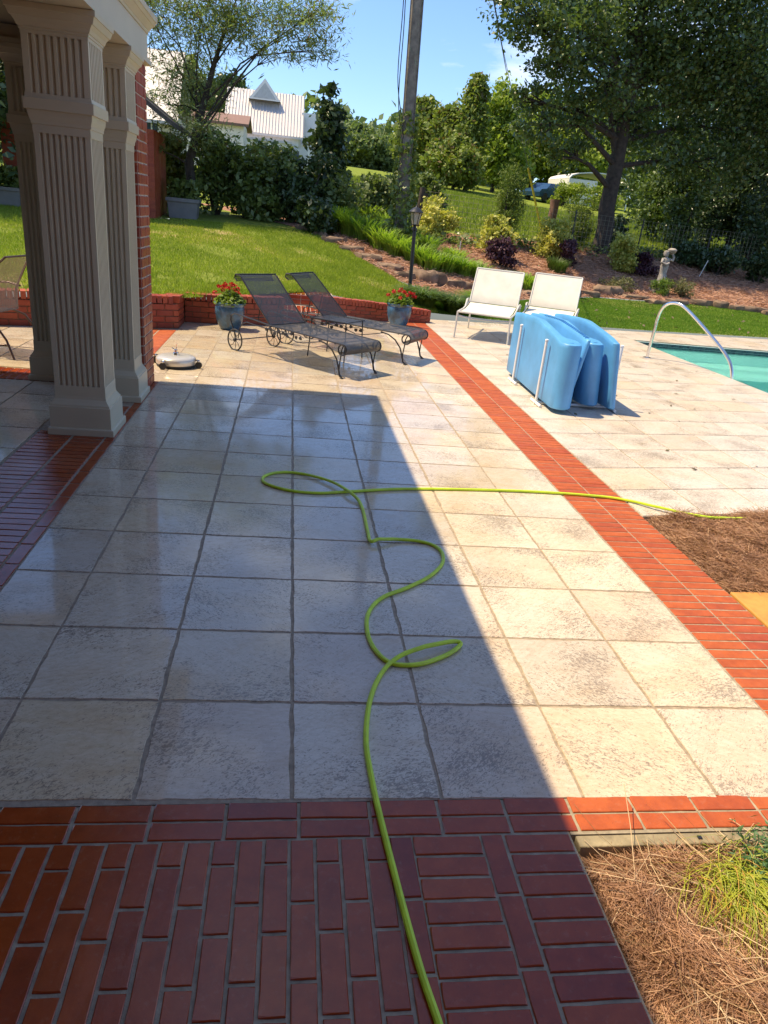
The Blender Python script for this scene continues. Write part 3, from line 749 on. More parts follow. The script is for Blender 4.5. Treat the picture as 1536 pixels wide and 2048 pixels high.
# brick pier
pr_ = MB(); pr_.b2((-1.640, 4.685, 0), (-1.266, 5.082, 2.53)); pier = pr_.build('brick_pier', M_MORTAR, hs)
BM = [brick_mesh('wall_brick', .194, .06, .03, 20+i, M_BRICK) for i in range(5)]
def wb(par, p, n_ang, L=.194, hsc=1.0, dz=0.0, name='brick', org=HO):
    """one brick showing its long side; n_ang = angle of its outward normal in plan"""
    M_ = Matrix.Rotation(n_ang+math.pi/2, 4, 'Z') @ Matrix.Rotation(math.pi/2, 4, 'X')
    q = Vector(p) - Vector(org) if org is not None else Vector(p)
    o_ = bpy.data.objects.new(name, R.choice(BM)); S.collection.objects.link(o_); o_.parent = par
    o_.location = q + Vector((math.cos(n_ang), math.sin(n_ang), 0))*R.uniform(.004, .006)
    o_.rotation_euler = M_.to_euler(); o_.scale = (L/.194, hsc, 1); return o_
PP = (4.70, 5.082)
for k in range(32):
    z = .039+.0782*k
    if z > 2.51: break
    if k % 2 == 0: segs = [(4.687, 4.878), (4.888, 5.080)]
    else: segs = [(4.687, 4.780), (4.790, 4.978), (4.988, 5.080)]
    for a, b in segs: wb(pier, (-1.264, (a+b)/2, z), 0, b-a, 1.12)
    if k % 2 == 0: segs = [(-1.638, -1.460), (-1.450, -1.268)]
    else: segs = [(-1.638, -1.55), (-1.54, -1.36), (-1.35, -1.268)]
    for a, b in segs:
        if k % 1 == 0: wb(pier, ((a+b)/2, 4.683, z), -math.pi/2, b-a, 1.12)
# entablature: soffit, frieze, bands and crown
en = MB()
en.b2((-1.690, -3.2, 2.502), (-1.215, 5.105, 2.535)); en.b2((-7.9, 4.80, 2.502), (-1.692, 5.105, 2.535))
en.b2((-1.650, -3.2, 2.537), (-1.240, 5.085, 2.715)); en.b2((-7.9, 4.84, 2.537), (-1.652, 5.083, 2.715))
ent = en.build('entablature', M_TRIM, hs)
cr_ = MB()
for (z0, z1, o0, o1) in ((2.716, 2.735, .008, .012), (2.735, 2.775, .014, .045), (2.775, 2.80, .050, .062), (2.80, 2.835, .068, .072)):
    x0, x1 = -1.240+o0, -1.240+o1
    for (ya, yb) in ((-3.2, 5.085),):
        cr_.add([(-1.65, ya, z0), (x0, ya, z0), (x0, yb+o0, z0), (-1.65, yb+o0, z0), (-1.65, ya, z1), (x1, ya, z1), (x1, yb+o1, z1), (-1.65, yb+o1, z1)],
                [(3, 2, 1, 0), (4, 5, 6, 7), (0, 1, 5, 4), (1, 2, 6, 5), (2, 3, 7, 6), (3, 0, 4, 7)])
        cr_.b2((-7.9, 4.9, z0+.0005), (-1.652, yb+o0, z1-.0005))
cr_.build('crown_moulding', M_TRIM, hs)
up = MB(); up.b2((-7.8, -3.2, 2.836), (-1.275, 5.06, 3.36)); upw = up.build('upper_wall', M_BRICK, hs)
MB().b2((-7.9, -3.2, 2.62), (-1.66, 4.83, 2.66)).build('porch_ceiling', M_CEIL, hs)
MB().b2((-7.95, -3.2, 0), (-7.6, 5.0, 2.6)).build('unseen_side_wall', M_BRICK, hs)  # unseen wall, added to shade the porch from the left
MB().b2((-7.6, -3.35, 0), (3.2, -3.2, 5.6)).build('unseen_rear_wall', M_BRICK, hs)  # unseen behind the camera; made tall and wide to darken columns and path
rf = MB(); e0 = (-8.6, -4.2, -1.085, 5.40)
rf.add([(e0[0], e0[1], 3.38), (e0[2], e0[1], 3.38), (e0[2], e0[3], 3.38), (e0[0], e0[3], 3.38), (e0[0], e0[1], 3.50), (e0[2], e0[1], 3.50), (e0[2], e0[3], 3.50), (e0[0], e0[3], 3.50), (-4.8, -.4, 5.3), (-4.8, 1.7, 5.3)],
       [(3, 2, 1, 0), (0, 1, 5, 4), (1, 2, 6, 5), (2, 3, 7, 6), (3, 0, 4, 7), (4, 5, 8), (5, 6, 9, 8), (6, 7, 9), (7, 4, 8, 9)])
rf.build('roof', M_SHINGLE, hs)
gt = MB(); gt.b2((-1.084, -4.2, 3.39), (-1.015, 5.40, 3.49)); gt.build('gutter', M_TRIM, hs)

# ------------------------------------------------------------------ low brick walls and steps
def lowwall(name, pathpts, zt, label, thick=.20, coff=0.0, seed=1, cat='wall', courses=4):
    P = np.array(pathpts, float); d = np.r_[0, np.cumsum(np.hypot(*np.diff(P, axis=0).T))]
    def at(s_):
        x = np.interp(s_, d, P[:, 0]); y = np.interp(s_, d, P[:, 1]); e = .05
        t = np.array([np.interp(min(s_+e, d[-1]), d, P[:, 0])-np.interp(max(s_-e, 0), d, P[:, 0]), np.interp(min(s_+e, d[-1]), d, P[:, 1])-np.interp(max(s_-e, 0), d, P[:, 1])])
        t /= np.linalg.norm(t); return np.array([x, y]), t
    c0 = at(d[-1]/2)[0]; w = wthing(name, (c0[0], c0[1], 0), label, cat)
    core = MB(); rg = []; capz = .095
    for s_ in np.linspace(.012, d[-1]-.012, 40):
        p, t = at(s_); n = np.array([-t[1], t[0]]); z = zt(s_/d[-1])-capz
        a = p+n*.006; b = p+n*thick
        rg.append([(a[0], a[1], -.02), (a[0], a[1], z), (b[0], b[1], z), (b[0], b[1], -.02)])
    core.rings(rg); core.build('mortar_core', M_MORTD, w)
    org = w.location
    for k in range(courses):
        s_ = .0 if k % 2 == 0 else -.105
        while s_ < d[-1]:
            a, b = max(s_, 0), min(s_+.200, d[-1]); s_ += .21
            if b-a < .05: continue
            p, t = at((a+b)/2); z = (k+.5)*(zt((a+b)/2/d[-1])-capz)/courses
            wb(w, (p[0], p[1], z), math.atan2(-t[0], t[1]), b-a, (zt((a+b)/2/d[-1])-capz)/courses/.075*1.08, org=org)
    s_ = .035
    while s_ < d[-1]-.03:
        p, t = at(s_); n = np.array([-t[1], t[0]]); c = p+n*.09; z = zt(s_/d[-1])
        o_ = bpy.data.objects.new('cap_brick', R.choice(CB_)); S.collection.objects.link(o_); o_.parent = w
        o_.location = Vector((c[0], c[1], z+R.uniform(-.004, .004))) - org; o_.rotation_euler = (0, 0, math.atan2(t[1], t[0])+math.pi/2+R.uniform(-.02, .02)); s_ += .0700
    return w
CB_ = [brick_mesh('cap_brick', .215, .0585, .088, 60+i, M_BRICK) for i in range(4)]
lowwall('garden_wall', [(-4.7, 6.95), (-3.38, 7.33), (-2.4, 7.66), (-1.77, 7.93), (-1.47, 8.06)], lambda s_: .40, 'low curved red brick wall behind the metal armchair, left of the columns')
MB_ret = lowwall('garden_wall', [(-1.47, 8.06), (-1.47, 8.58)], lambda s_: .40-.02*s_, 'short return of the low brick wall at the tile corner')
lowwall('garden_wall', WALLB[:3]+[(-.12, 8.99)], lambda s_: .385, 'low red brick wall behind the left flower pot')
lowwall('garden_wall', [(.42, 9.50)]+WALLB[5:], lambda s_: .40-.20*s_, 'low red brick wall sloping down behind the right flower pot')
st = wthing('garden_steps', (.05, 9.8, 0), 'broad red brick steps between the two low walls, behind the loungers', 'steps')
MB().b2((-.30, 9.30, 0), (.42, 10.05, .172)).build('lower_step', M_MORTAR, st)
MB().b2((-1.15, 9.55, 0), (-.302, 10.05, .32)).build('cheek_wall', M_BRICK, st)
MB().b2((-1.15, 10.052, 0), (.62, 10.95, .330)).build('landing', M_MORTAR, st)
for k in range(10):
    for q in range(3): piece('brick', PV[k % 5], st, (-.265+.0700*k, 9.40+.205*q, .182), math.pi/2)
for k in range(25):
    for q in range(4): piece('brick', PV[(k+q) % 5], st, (-1.11+.0700*k, 10.155+.205*q, .340), math.pi/2)
for k in range(3): wb(st, (-.19+.21*k, 9.297, .04), -math.pi/2, .2, 1.1, org=st.location); wb(st, (-.19+.21*k, 9.297, .118), -math.pi/2, .2, 1.1, org=st.location)
for k in range(8): wb(st, (-1.04+.21*k, 10.047, .225), -math.pi/2, .2, 1.1, org=st.location); wb(st, (-1.04+.21*k, 10.047, .296), -math.pi/2, .2, .9, org=st.location)
def G(px, py):
    """point where the sight line through a photo pixel meets the terrain, and metres per photo pixel there"""
    d = Fv + Rv*(px-768)/FPX - Uv*(py-1024)/FPX; t = 9.0; step = .25
    while t < 120:
        p = CAM + d*t
        if p[2] < h1(p[0], p[1]): break
        t += step
    return float(p[0]), float(p[1]), t/FPX

# ------------------------------------------------------------------ mesh chaise loungers
def wiremesh(mb, fn, nu, nv, w):
    """woven strip lattice over a surface fn(u, v) given in metres-like 0..1 parameters"""
    for i in range(nu+1):
        u = i/nu; pts = [np.array(fn(u, v)) for v in np.linspace(0, 1, 14)]; s_ = np.array(fn(min(u+.01, 1), .5))-np.array(fn(max(u-.01, 0), .5)); s_ = s_/np.linalg.norm(s_)*w/2
        b = len(mb.v)
        for p in pts: mb.v += [tuple(p-s_), tuple(p+s_)]
        mb.f += [(b+2*k, b+2*k+1, b+2*k+3, b+2*k+2) for k in range(13)]
    for j in range(nv+1):
        v = j/nv; pa, pb = np.array(fn(0, v)), np.array(fn(1, v)); s_ = np.array(fn(.5, min(v+.01, 1)))-np.array(fn(.5, max(v-.01, 0))); s_ = s_/np.linalg.norm(s_)*w/2
        mb.add([pa-s_, pa+s_, pb+s_, pb-s_], [(0, 1, 2, 3)])
def seat_curve(v):                          # side profile of the sitting surface, front roll included
    if v < .80: s_ = v/.80; return (.55+1.06*s_, .368-.02*s_)
    a = (v-.80)/.20*4.0; return (1.61+.055*math.sin(a), .293+.055*math.cos(a))
def back_curve(v):
    if v < .86: s_ = v/.86; return (.54-.50*s_, .372+.46*s_)
    a = (v-.86)/.14*3.6; return (.04-.035-.045*math.sin(a)+.035*math.cos(a), .832+.03*math.sin(a)+.045*(1-math.cos(a))*-.6)
def make_chaise():
    t = empty('mesh_chaise_lounge', (0, 0, 0)); HW = .285
    mb = MB(); wiremesh(mb, lambda u, v: (seat_curve(v)[0], (u-.5)*2*HW, seat_curve(v)[1]), 44, 104, .0080); mb.build('seat', M_MESHM, t)
    mb = MB(); wiremesh(mb, lambda u, v: (back_curve(v)[0], (u-.5)*2*(HW-.012), back_curve(v)[1]), 42, 62, .0066)
    bk = mb.build('backrest', M_MESHM, t)
    fr = MB()
    for s_ in (-1, 1): fr.tube([(back_curve(v)[0], s_*(HW-.008), back_curve(v)[1]) for v in np.linspace(0, 1, 26)], .0085, 6)
    fr.tube([(.54, -HW, .372), (.54, HW, .372)], .007, 6); fr.tube([(.02, -HW, .845), (.02, HW, .845)], .007, 6); fr.tube([(.27, -HW, .612), (.27, HW, .612)], .005, 6)
    fr.build('backrest_frame', M_IRON, bk)
    fr = MB()
    for s_ in (-1, 1):
        rail = [(0, .125), (-.015, .17), (-.06, .25), (-.10, .33), (-.09, .385), (-.04, .412), (.06, .408), (.2, .396), (.4, .380), (.55, .368)]
        fr.tube([(x, s_*HW, z) for x, z in rail]+[(seat_curve(v)[0], s_*HW, seat_curve(v)[1]) for v in np.linspace(.03, .8, 8)]+[(1.61+.055*math.sin(a), s_*HW, .293+.055*math.cos(a)) for a in np.linspace(.3, 6.4, 18)], .0085, 6)
        fr.tube([(.03, s_*HW, .14), (.05, s_*HW, .25), (.10, s_*HW, .32), (.17, s_*HW, .345), (.30, s_*HW, .335), (.55, s_*HW, .325)], .0065, 6)
        fr.tube([(.55, s_*HW, .325), (.8, s_*HW, .305), (.95, s_*HW, .262), (1.05, s_*HW, .268), (1.2, s_*HW, .30), (1.32, s_*HW, .33)], .0055, 6)
    for x, z in ((.55, .355), (1.1, .348), (1.5, .34), (.18, .39)): fr.tube([(x, -HW, z), (x, HW, z)], .006, 6)
    fr.build('frame', M_IRON, t)
    for s_ in (-1, 1):
        lg = MB(); lg.tube([(1.28, s_*HW, .335), (1.38, s_*HW, .318), (1.47, s_*HW, .27), (1.54, s_*HW, .19), (1.575, s_*HW, .10), (1.595, s_*HW, .03), (1.625, s_*HW, .008)], [.008, .008, .008, .0085, .010, .011, .012], 7)
        lg.tube([(1.62, s_*HW, .335), (1.60, s_*HW, .29), (1.595, s_*HW, .22), (1.585, s_*HW, .14), (1.583, s_*HW, .08)], .007, 7)
        lg.lathe([(.02, .0), (.022, .006), (.012, .012)], (1.625, s_*HW, 0), 10); lg.build('leg', M_IRON, t, True)
        w = MB(); yy = s_*(HW+.02)
        w.tube([(.118*math.cos(a), yy, .120+.118*math.sin(a)) for a in np.linspace(0, 6.2832, 33)[:-1]], .0085, 6, closed=True)
        wh = w.build('wheel', M_RUBBER, t, True)
        w = MB()
        for k in range(8):
            a = k*math.pi/4; w.tube([(0, yy, .12), (.06*math.cos(a+.25), yy, .12+.06*math.sin(a+.25)), (.115*math.cos(a), yy, .12+.115*math.sin(a))], .0035, 5)
        w.lathe([(.012, -.02), (.022, -.008), (.022, .008), (.012, .02)], (0, yy, .12), 10, 'Y'); w.build('spokes', M_IRON, wh)
        v_ = MB(); r = random.Random(5)
        v_.tube([(.50+.07*k, s_*HW, .33+.012*math.sin(k*2.1)) for k in range(9)], .004, 5)
        for k in range(9):
            c = (.50+.065*k, s_*(HW+.004), .318+.022*math.sin(k*2.3)); a = r.uniform(0, 6)
            v_.add([(c[0]+.026*math.cos(a+q), c[1]+s_*.004*(q % 2), c[2]+.026*math.sin(a+q)*(.6 if int(q) % 2 else 1)) for q in (0, 1.2, 2.1, 3.3, 4.2, 5.3)], [tuple(range(6))])
        v_.build('vine_ornament', M_IRON, t)
    MB().tube([(0, -HW-.02, .12), (0, HW+.02, .12)], .0065, 7).build('axle', M_IRON, t)
    p = MB()
    for s_ in (-.5, .5): p.tube([(.25, s_*HW, .60), (.22, s_*HW, .45), (.20, s_*HW, .335)], .006, 6)
    p.build('back_prop', M_IRON, t)
    return t
def aim(o, a, b):
    """origin midway between the two rear points, local +X towards the two front points"""
    o.location = (a[0], a[1], 0); o.rotation_euler = (0, 0, math.atan2(b[1]-a[1], b[0]-a[0]))
c1 = make_chaise(); aim(c1, (-.45, 7.07), (.71, 5.92)); tag(c1, 'black wire mesh chaise lounge nearest the camera, left of the small mesh table', 'chaise lounge', 'black mesh chaise lounges')
c2 = copy_tree(c1); aim(c2, (.06, 7.78), (1.42, 6.98)); tag(c2, 'black wire mesh chaise lounge behind the mesh table, foot end by the red brick strip', 'chaise lounge')

t = empty('side_table', (.50, 6.89, 0), rad(-33), 'small black wire mesh side table between the two black chaise lounges', 'side table')
mb = MB(); wiremesh(mb, lambda u, v: ((u-.5)*.47, (v-.5)*.42, .44), 34, 30, .0055); mb.build('table_top', M_MESHM, t)
mb = MB(); mb.tube([(-.24, -.215, .44), (.24, -.215, .44), (.24, .215, .44), (-.24, .215, .44)], .009, 6, closed=True); mb.build('rim', M_IRON, t)
for sx in (-1, 1):
    for sy in (-1, 1): MB().tube([(sx*.225, sy*.20, .435), (sx*.232, sy*.205, .25), (sx*.245, sy*.222, .0)], .007, 6).build('leg', M_IRON, t)

# ------------------------------------------------------------------ flower pots
def pot(x, y, s_, label, seed, rr=.165):
    r = rng_(seed); t = wthing('flower_pot', (x, y, 0), label, 'flower pot', 'blue glazed flower pots')
    prof = [(.095, 0), (.105, .004), (.135, .06), (.158, .14), (.168, .20), (.166, .245), (.160, .262), (.166, .272), (.176, .285), (.178, .298), (.168, .304), (.158, .300), (.152, .27)]
    MB().lathe([(a*s_, b*s_) for a, b in prof], (x, y, 0), 32).build('pot', M_POT, t, True)
    MB().lathe([(.15*s_, .268*s_), (.149*s_, .275*s_)], (x, y, 0), 20).build('soil', M_SOIL, t)
    top = .29*s_; C_ = np.array([x, y, top])
    a = r.uniform(0, 6.283, 620); q = r.uniform(0, 1, 620)**.6; P = np.stack([x+np.cos(a)*q*.21, y+np.sin(a)*q*.21, top+.03+.12*(1-q**2)*r.uniform(.2, 1.1, 620)-.05*q*r.random(620)], -1)
    V, F_ = leaves(r, P, .045, 1.15, 1.2); npmesh('foliage', V, F_, L_GERA, t, origin=(x, y, 0))
    sb = MB()
    for k in range(13):
        a_ = r.uniform(0, 6.283); q_ = r.uniform(.03, .24); hx = (x+math.cos(a_)*q_, y+math.sin(a_)*q_, top+.10+.13*(1-q_/.26)+r.uniform(-.03, .05))
        sb.tube([(x+math.cos(a_)*q_*.3, y+math.sin(a_)*q_*.3, top), (x+math.cos(a_)*q_*.8, y+math.sin(a_)*q_*.8, hx[2]-.06), hx], .0022, 4)
        n = 34; d = r.normal(size=(n, 3)); d /= np.linalg.norm(d, axis=1, keepdims=True); pp = np.array(hx)+d*np.array([.027, .027, .02])
        V, F_ = leaves(r, pp, .022, 1.1, .5); npmesh('flower_head', V, F_, L_RED, t, origin=(x, y, 0))
    sb.build('stems', L_GERA, t)
pot(-.84, 8.32, 1.16, 'blue-grey glazed geranium pot at the left, behind the wheels of the nearest chaise', 11)
pot(1.66, 9.86, 1.16, 'blue glazed geranium pot in front of the lamp post, by the sloping brick wall', 12)

# ------------------------------------------------------------------ white sling loungers
def make_white():
    t = empty('sling_lounger', (0, 0, 0)); HW = .395
    def sheet(nm, pts, par):
        mb = MB(); rg = []
        for i, (y, z) in enumerate(pts):
            rg.append([(-HW+.03, y, z+.004), (HW-.03, y, z+.004), (HW-.03, y, z-.004), (-HW+.03, y, z-.004)])
        mb.rings(rg); return mb.build(nm, M_CREAMF, par, True)
    sheet('seat_sling', [(-.01, .385), (.22, .383), (.45, .390), (.68, .415), (.875, .450)], t)
    sheet('back_sling', [(.895, .465), (.97, .585), (1.05, .71), (1.13, .835), (1.205, .95)], t)
    f = MB()
    for s_ in (-1, 1):
        f.tube([(s_*HW, -.02, .385), (s_*HW, .45, .388), (s_*HW, .89, .45), (s_*HW, 1.35, .44)], .014, 8)
        f.tube([(s_*(HW-.015), .885, .45), (s_*(HW-.018), 1.05, .71), (s_*(HW-.02), 1.212, .96)], .013, 8)
    f.tube([(-HW, -.02, .385), (HW, -.02, .385)], .014, 8); f.tube([(-HW, .0, .33), (-.2, -.005, .305), (.2, -.005, .305), (HW, .0, .33)], .011, 8); f.tube([(-HW+.02, 1.212, .96), (HW-.02, 1.212, .96)], .013, 8)
    f.tube([(-HW, .89, .435), (HW, .89, .435)], .012, 8)
    f.build('frame', M_WALU, t, True)
    for s_ in (-1, 1):
        MB().tube([(s_*HW, -.015, .39), (s_*(HW+.005), -.015, .2), (s_*(HW+.012), -.02, 0)], .0145, 8).build('leg', M_WALU, t)
        MB().tube([(s_*HW, 1.20, .44), (s_*(HW+.005), 1.21, .2), (s_*(HW+.012), 1.22, 0)], .0145, 8).build('leg', M_WALU, t)
        MB().tube([(s_*HW, .60, .41), (s_*(HW+.02), .82, .50), (s_*(HW+.02), .93, .50), (s_*(HW+.02), .94, .44)], .013, 8).build('arm', M_WALU, t)
    return t
w1 = make_white(); w1.location = (2.804, 9.0, 0); w1.rotation_euler = (0, 0, -.40); tag(w1, 'cream sling lounger on a white frame next to the red brick strip', 'lounger', 'cream poolside loungers')
w2 = copy_tree(w1); w2.location = (3.81, 9.16, 0); w2.rotation_euler = (0, 0, -.43); tag(w2, 'cream sling lounger behind the stacked blue floats', 'lounger')

# ------------------------------------------------------------------ blue floats on their rack
def slabf(name, label, axis, th, z1f, roll=None, mat=M_BLUE, lean=0.0, grp='blue foam pool floats', ribs=False, z0=.045):
    """float standing on its long edge: plan outline swept up to a curved top"""
    A = np.array(axis[0], float); B = np.array(axis[1], float); t = (B-A)/np.linalg.norm(B-A); n = np.array([t[1], -t[0]]); L = np.linalg.norm(B-A)
    P = []
    NS = 16
    if roll:
        r_ = roll
        for a in np.linspace(math.pi*.5, math.pi*1.5+.25, 14): P.append((r_*math.cos(a)+.0, (r_-th/2)*1.0 + r_*math.sin(a)*-1.0))
        P = [(p[0], -p[1]+0) for p in P]
        # circle centred off the sheet so that the sheet is tangent to it
        P = [(r_*math.cos(a), (r_-th/2)+r_*math.sin(a)) for a in np.linspace(math.pi*1.5, math.pi*.5-1.0, 18)]
        P = [p for p in P]; tail = [(.135, th*.72), (.18, th*.54)]
    else:
        P = [(th*.5*math.cos(a), th*.5*math.sin(a)) for a in np.linspace(math.pi*1.5, math.pi*.5, 8)]; tail = []
    side = [(s_, th/2) for s_ in np.linspace(.32 if roll else .12, L-.02, NS)]
    end = [(L, th*.25), (L, -th*.25)]
    other = [(s_, -th/2) for s_ in np.linspace(L-.02, .14, NS)]
    P = P+tail+side+end+other
    rings = []
    for q, (dz, inset) in enumerate([(0, .014), (.02, 0), (.3, 0), (.65, 0), (.93, 0), (.985, .006), (1.0, .02)]):
        ring = []
        cy = np.mean([p[1] for p in P])
        for s_, o_ in P:
            zt = z1f(min(max(s_/L, 0), 1)); z = z0+(zt-z0)*dz
            oo = o_; 
            ss = s_
            if inset:
                oo = o_*(1-inset/(th*.5)*.5) if abs(o_) <= th*.6 else cy+(o_-cy)*(1-inset*5)
                ss = s_+(inset if s_ < .1 else -inset if s_ > L-.1 else 0)
            bow = lean*(1-dz)*(1-s_/L)
            w_ = A+t*ss+n*(oo+bow); ring.append((w_[0], w_[1], z))
        rings.append(ring)
    th_ = wthing(name, (A[0], A[1], 0), label, 'pool float', grp)
    MB().rings(rings).build('foam_body', mat, th_, True)
    if roll:
        c = A+n*(roll-th/2); MB().lathe([(.02, 0), (.026, .006), (.012, .008)], (c[0], c[1], z1f(0)-.001), 10).build('drain_plug', M_BLUE, th_)
    if ribs:
        rb = MB()
        for k in range(26):
            s_ = .05+k*.045; w_ = A+t*s_; z = z1f(s_/L)+.002; rb.box((w_[0]+0, w_[1], z), (th*.8, .018, .012), math.atan2(-t[0], t[1]))
        rb.build('ribs', M_BLUE, th_)
    return th_
f_arch = lambda a, b, c: (lambda s_: a+(b-a)*min(1, s_*2.2)**.8 if s_ < .45 else b+(c-b)*((s_-.45)/.55)**1.5)
slabf('pool_float', 'blue foam float at the left of the stack, its thick pillow end nearest the camera', ((2.50, 4.90), (2.56, 6.62)), .08, f_arch(.665, .765, .72), roll=.105)
slabf('pool_float', 'thin blue foam float with a ribbed top edge, second from the left in the stack', ((2.765, 4.98), (2.72, 6.60)), .05, f_arch(.70, .77, .73), lean=-.11, ribs=True)
slabf('pool_float', 'blue foam float in the middle of the stack with a slim rounded pillow end', ((2.835, 5.13), (2.83, 6.64)), .07, f_arch(.655, .76, .73), roll=.092, lean=.06)
slabf('pool_float', 'arched blue foam float at the right of the stack, beside the pool', ((3.05, 4.99), (3.04, 6.66)), .075, f_arch(.69, .79, .74), lean=.09)
rk = wthing('float_rack', (2.85, 5.8, 0), 'white plastic pipe rack holding the blue foam floats upright', 'rack')
for (x, y) in ((2.425, 5.17), (2.468, 6.14), (3.205, 5.17), (3.20, 6.14)):
    MB().tube([(x, y, .02), (x, y, .635)], .0145, 10).lathe([(.017, .625), (.018, .64), (.010, .646)], (x, y, 0), 10).build('post', M_WHITEP, rk, True)
for y, x0 in ((5.17, 2.405), (6.14, 2.445)):
    MB().tube([(x0, y, .018), (3.225, y, .018)], .0145, 8).build('base_bar', M_WHITEP, rk, True)
    for x in (x0+.02, 3.205): MB().tube([(x, y-.15, .0155), (x, y+.15, .0155)], .0155, 8).build('foot', M_WHITEP, rk, True)

# ------------------------------------------------------------------ hand rail, cleaner, hose
hr = wthing('pool_handrail', (5.35, 8.6, 0), 'bent polished steel handrail at the pool edge', 'handrail')
pts = spline([(5.30, 8.63, 0), (5.31, 8.62, .35), (5.32, 8.60, .66), (5.36, 8.52, .80), (5.44, 8.38, .835), (5.53, 8.22, .77), (5.72, 7.90, .53), (5.88, 7.62, .30), (5.955, 7.50, .13), (5.985, 7.46, -.10), (5.985, 7.46, -.6)], 5)
MB().tube(pts, .0225, 12).build('rail', M_CHROME, hr, True)
MB().lathe([(.058, 0), (.058, .008), (.03, .016)], (5.30, 8.63, 0), 16).build('escutcheon', M_CHROME, hr, True)

t = wthing('surface_cleaner', (-1.17, 5.80, 0), 'round beige pressure washer surface cleaner on small casters, left by the brick pier', 'surface cleaner')
cx, cy = -1.17, 5.80
MB().lathe([(.192, .028), (.196, .034), (.197, .072), (.192, .088), (.175, .100), (.12, .108), (.05, .112)], (cx, cy, 0), 40).build('housing', M_CLEANER, t, True)
MB().lathe([(.188, .010), (.194, .014), (.194, .030)], (cx, cy, 0), 36).build('brush_skirt', M_RUBBER, t, True)
mb = MB(); mb.lathe([(.032, .108), (.030, .135), (.018, .140), (.018, .165), (.010, .168)], (cx, cy, 0), 12); mb.tube([(cx, cy, .15), (cx+.01, cy, .19), (cx+.012, cy-.005, .225)], .006, 6); mb.tube([(cx, cy, .155), (cx-.04, cy+.01, .175)], .007, 6); mb.build('swivel_inlet', M_CHROME, t)
for a in (-2.0, -.25, 1.3, 2.75):
    q = (cx+math.cos(a)*.235, cy+math.sin(a)*.235); w = MB(); w.lathe([(.018, -.014), (.034, -.012), (.034, .012), (.018, .014)], (q[0], q[1], .034), 14, 'Y'); wh = w.build('caster', M_RUBBER, t, True)
    w = MB(); w.tube([(cx+math.cos(a)*.185, cy+math.sin(a)*.185, .075), (cx+math.cos(a)*.222, cy+math.sin(a)*.222, .082), (q[0], q[1], .07)], .008, 6); w.lathe([(.010, .058), (.016, .075), (.010, .084)], (q[0], q[1], 0), 8); w.build('bracket', M_CHROME, wh, origin=t.location)

hose_px = [(905, 2140, 0), (878, 2048, 0), (840, 1935, 0), (800, 1790, 0), (762, 1640, 0), (744, 1560, 0), (732, 1480, 0), (740, 1400, 0), (764, 1345, .0), (800, 1312, .012), (850, 1293, .022), (905, 1283, .012), (921, 1289, .004), (895, 1309, .0), (840, 1328, 0), (785, 1327, 0), (752, 1302, 0), (735, 1265, 0), (737, 1225, 0),
           (765, 1195, 0), (815, 1175, 0), (860, 1152, 0), (885, 1125, 0), (880, 1100, 0), (850, 1085, 0), (800, 1079, .004), (758, 1078, .020), (741, 1082, .010), (735, 1062, .0), (722, 1010, 0), (700, 984, .022), (660, 962, .012), (600, 947, 0), (555, 945, 0), (528, 953, 0), (530, 966, 0), (575, 980, 0), (635, 986, 0), (700, 983, 0), (800, 978, 0), (930, 979, 0), (1060, 983, 0), (1180, 991, 0), (1250, 1000, 0), (1320, 1015, .015), (1400, 1032, .02), (1450, 1036, .01), (1500, 1038, -.01), (1560, 1045, -.02)]
def gp(px, py, z):
    d = Fv + Rv*(px-768)/FPX - Uv*(py-1024)/FPX; p = CAM + d*((z-CAM[2])/d[2]); return (p[0], p[1], z)
hp = [gp(a, b, c+.0095) for a, b, c in hose_px]
P3 = np.array(hp); sp = spline(P3[:, :2], 7); zz = np.interp(np.linspace(0, len(P3)-1, len(sp)), np.arange(len(P3)), P3[:, 2])
ho = MB().tube(np.c_[sp, zz], .0095, 8).build('garden_hose', M_HOSE, None, True); tag(ho, 'bright yellow-green garden hose looping across the wet tiles', 'hose')

# ------------------------------------------------------------------ armchair at the left edge
t = empty('metal_armchair', (-2.98, 5.92, 0), rad(-12), 'bronze mesh metal armchair half hidden at the left edge by the low wall', 'armchair')
mb = MB(); wiremesh(mb, lambda u, v: (.20+.17*v-.05*math.sin(v*3.1), (u-.5)*.46, .40+.50*v), 16, 46, .007); bk = mb.build('backrest', M_SLING, t)
mb = MB(); mb.tube([(.18, -.24, .40), (.19, -.245, .6), (.33, -.24, .86), (.38, -.20, .92), (.38, .20, .92), (.33, .24, .86), (.19, .245, .6), (.18, .24, .40)], .011, 7); mb.build('backrest_frame', M_BRONZE, bk, origin=(0, 0, 0))
mb = MB(); wiremesh(mb, lambda u, v: (-.27+.48*v, (u-.5)*.47, .405-.015*math.sin(v*3)), 34, 34, .007); mb.build('seat', M_IRON, t)
for s_ in (-1, 1):
    MB().tube([(.12, s_*.25, .385), (.24, s_*.27, .34), (.36, s_*.28, .18), (.42, s_*.28, .0)], .011, 7).build('leg', M_BRONZE, t, True)
    MB().tube([(-.12, s_*.25, .385), (-.20, s_*.26, .28), (-.24, s_*.26, .12), (-.20, s_*.26, .02), (-.05, s_*.26, .0125), (.05, s_*.26, .0125)], .011, 7).build('leg', M_BRONZE, t, True)
    MB().tube([(.23, s_*.25, .62), (.10, s_*.29, .635), (-.15, s_*.30, .63), (-.25, s_*.29, .57), (-.22, s_*.26, .46), (-.15, s_*.25, .40)], .011, 7).build('arm', M_BRONZE, t, True)

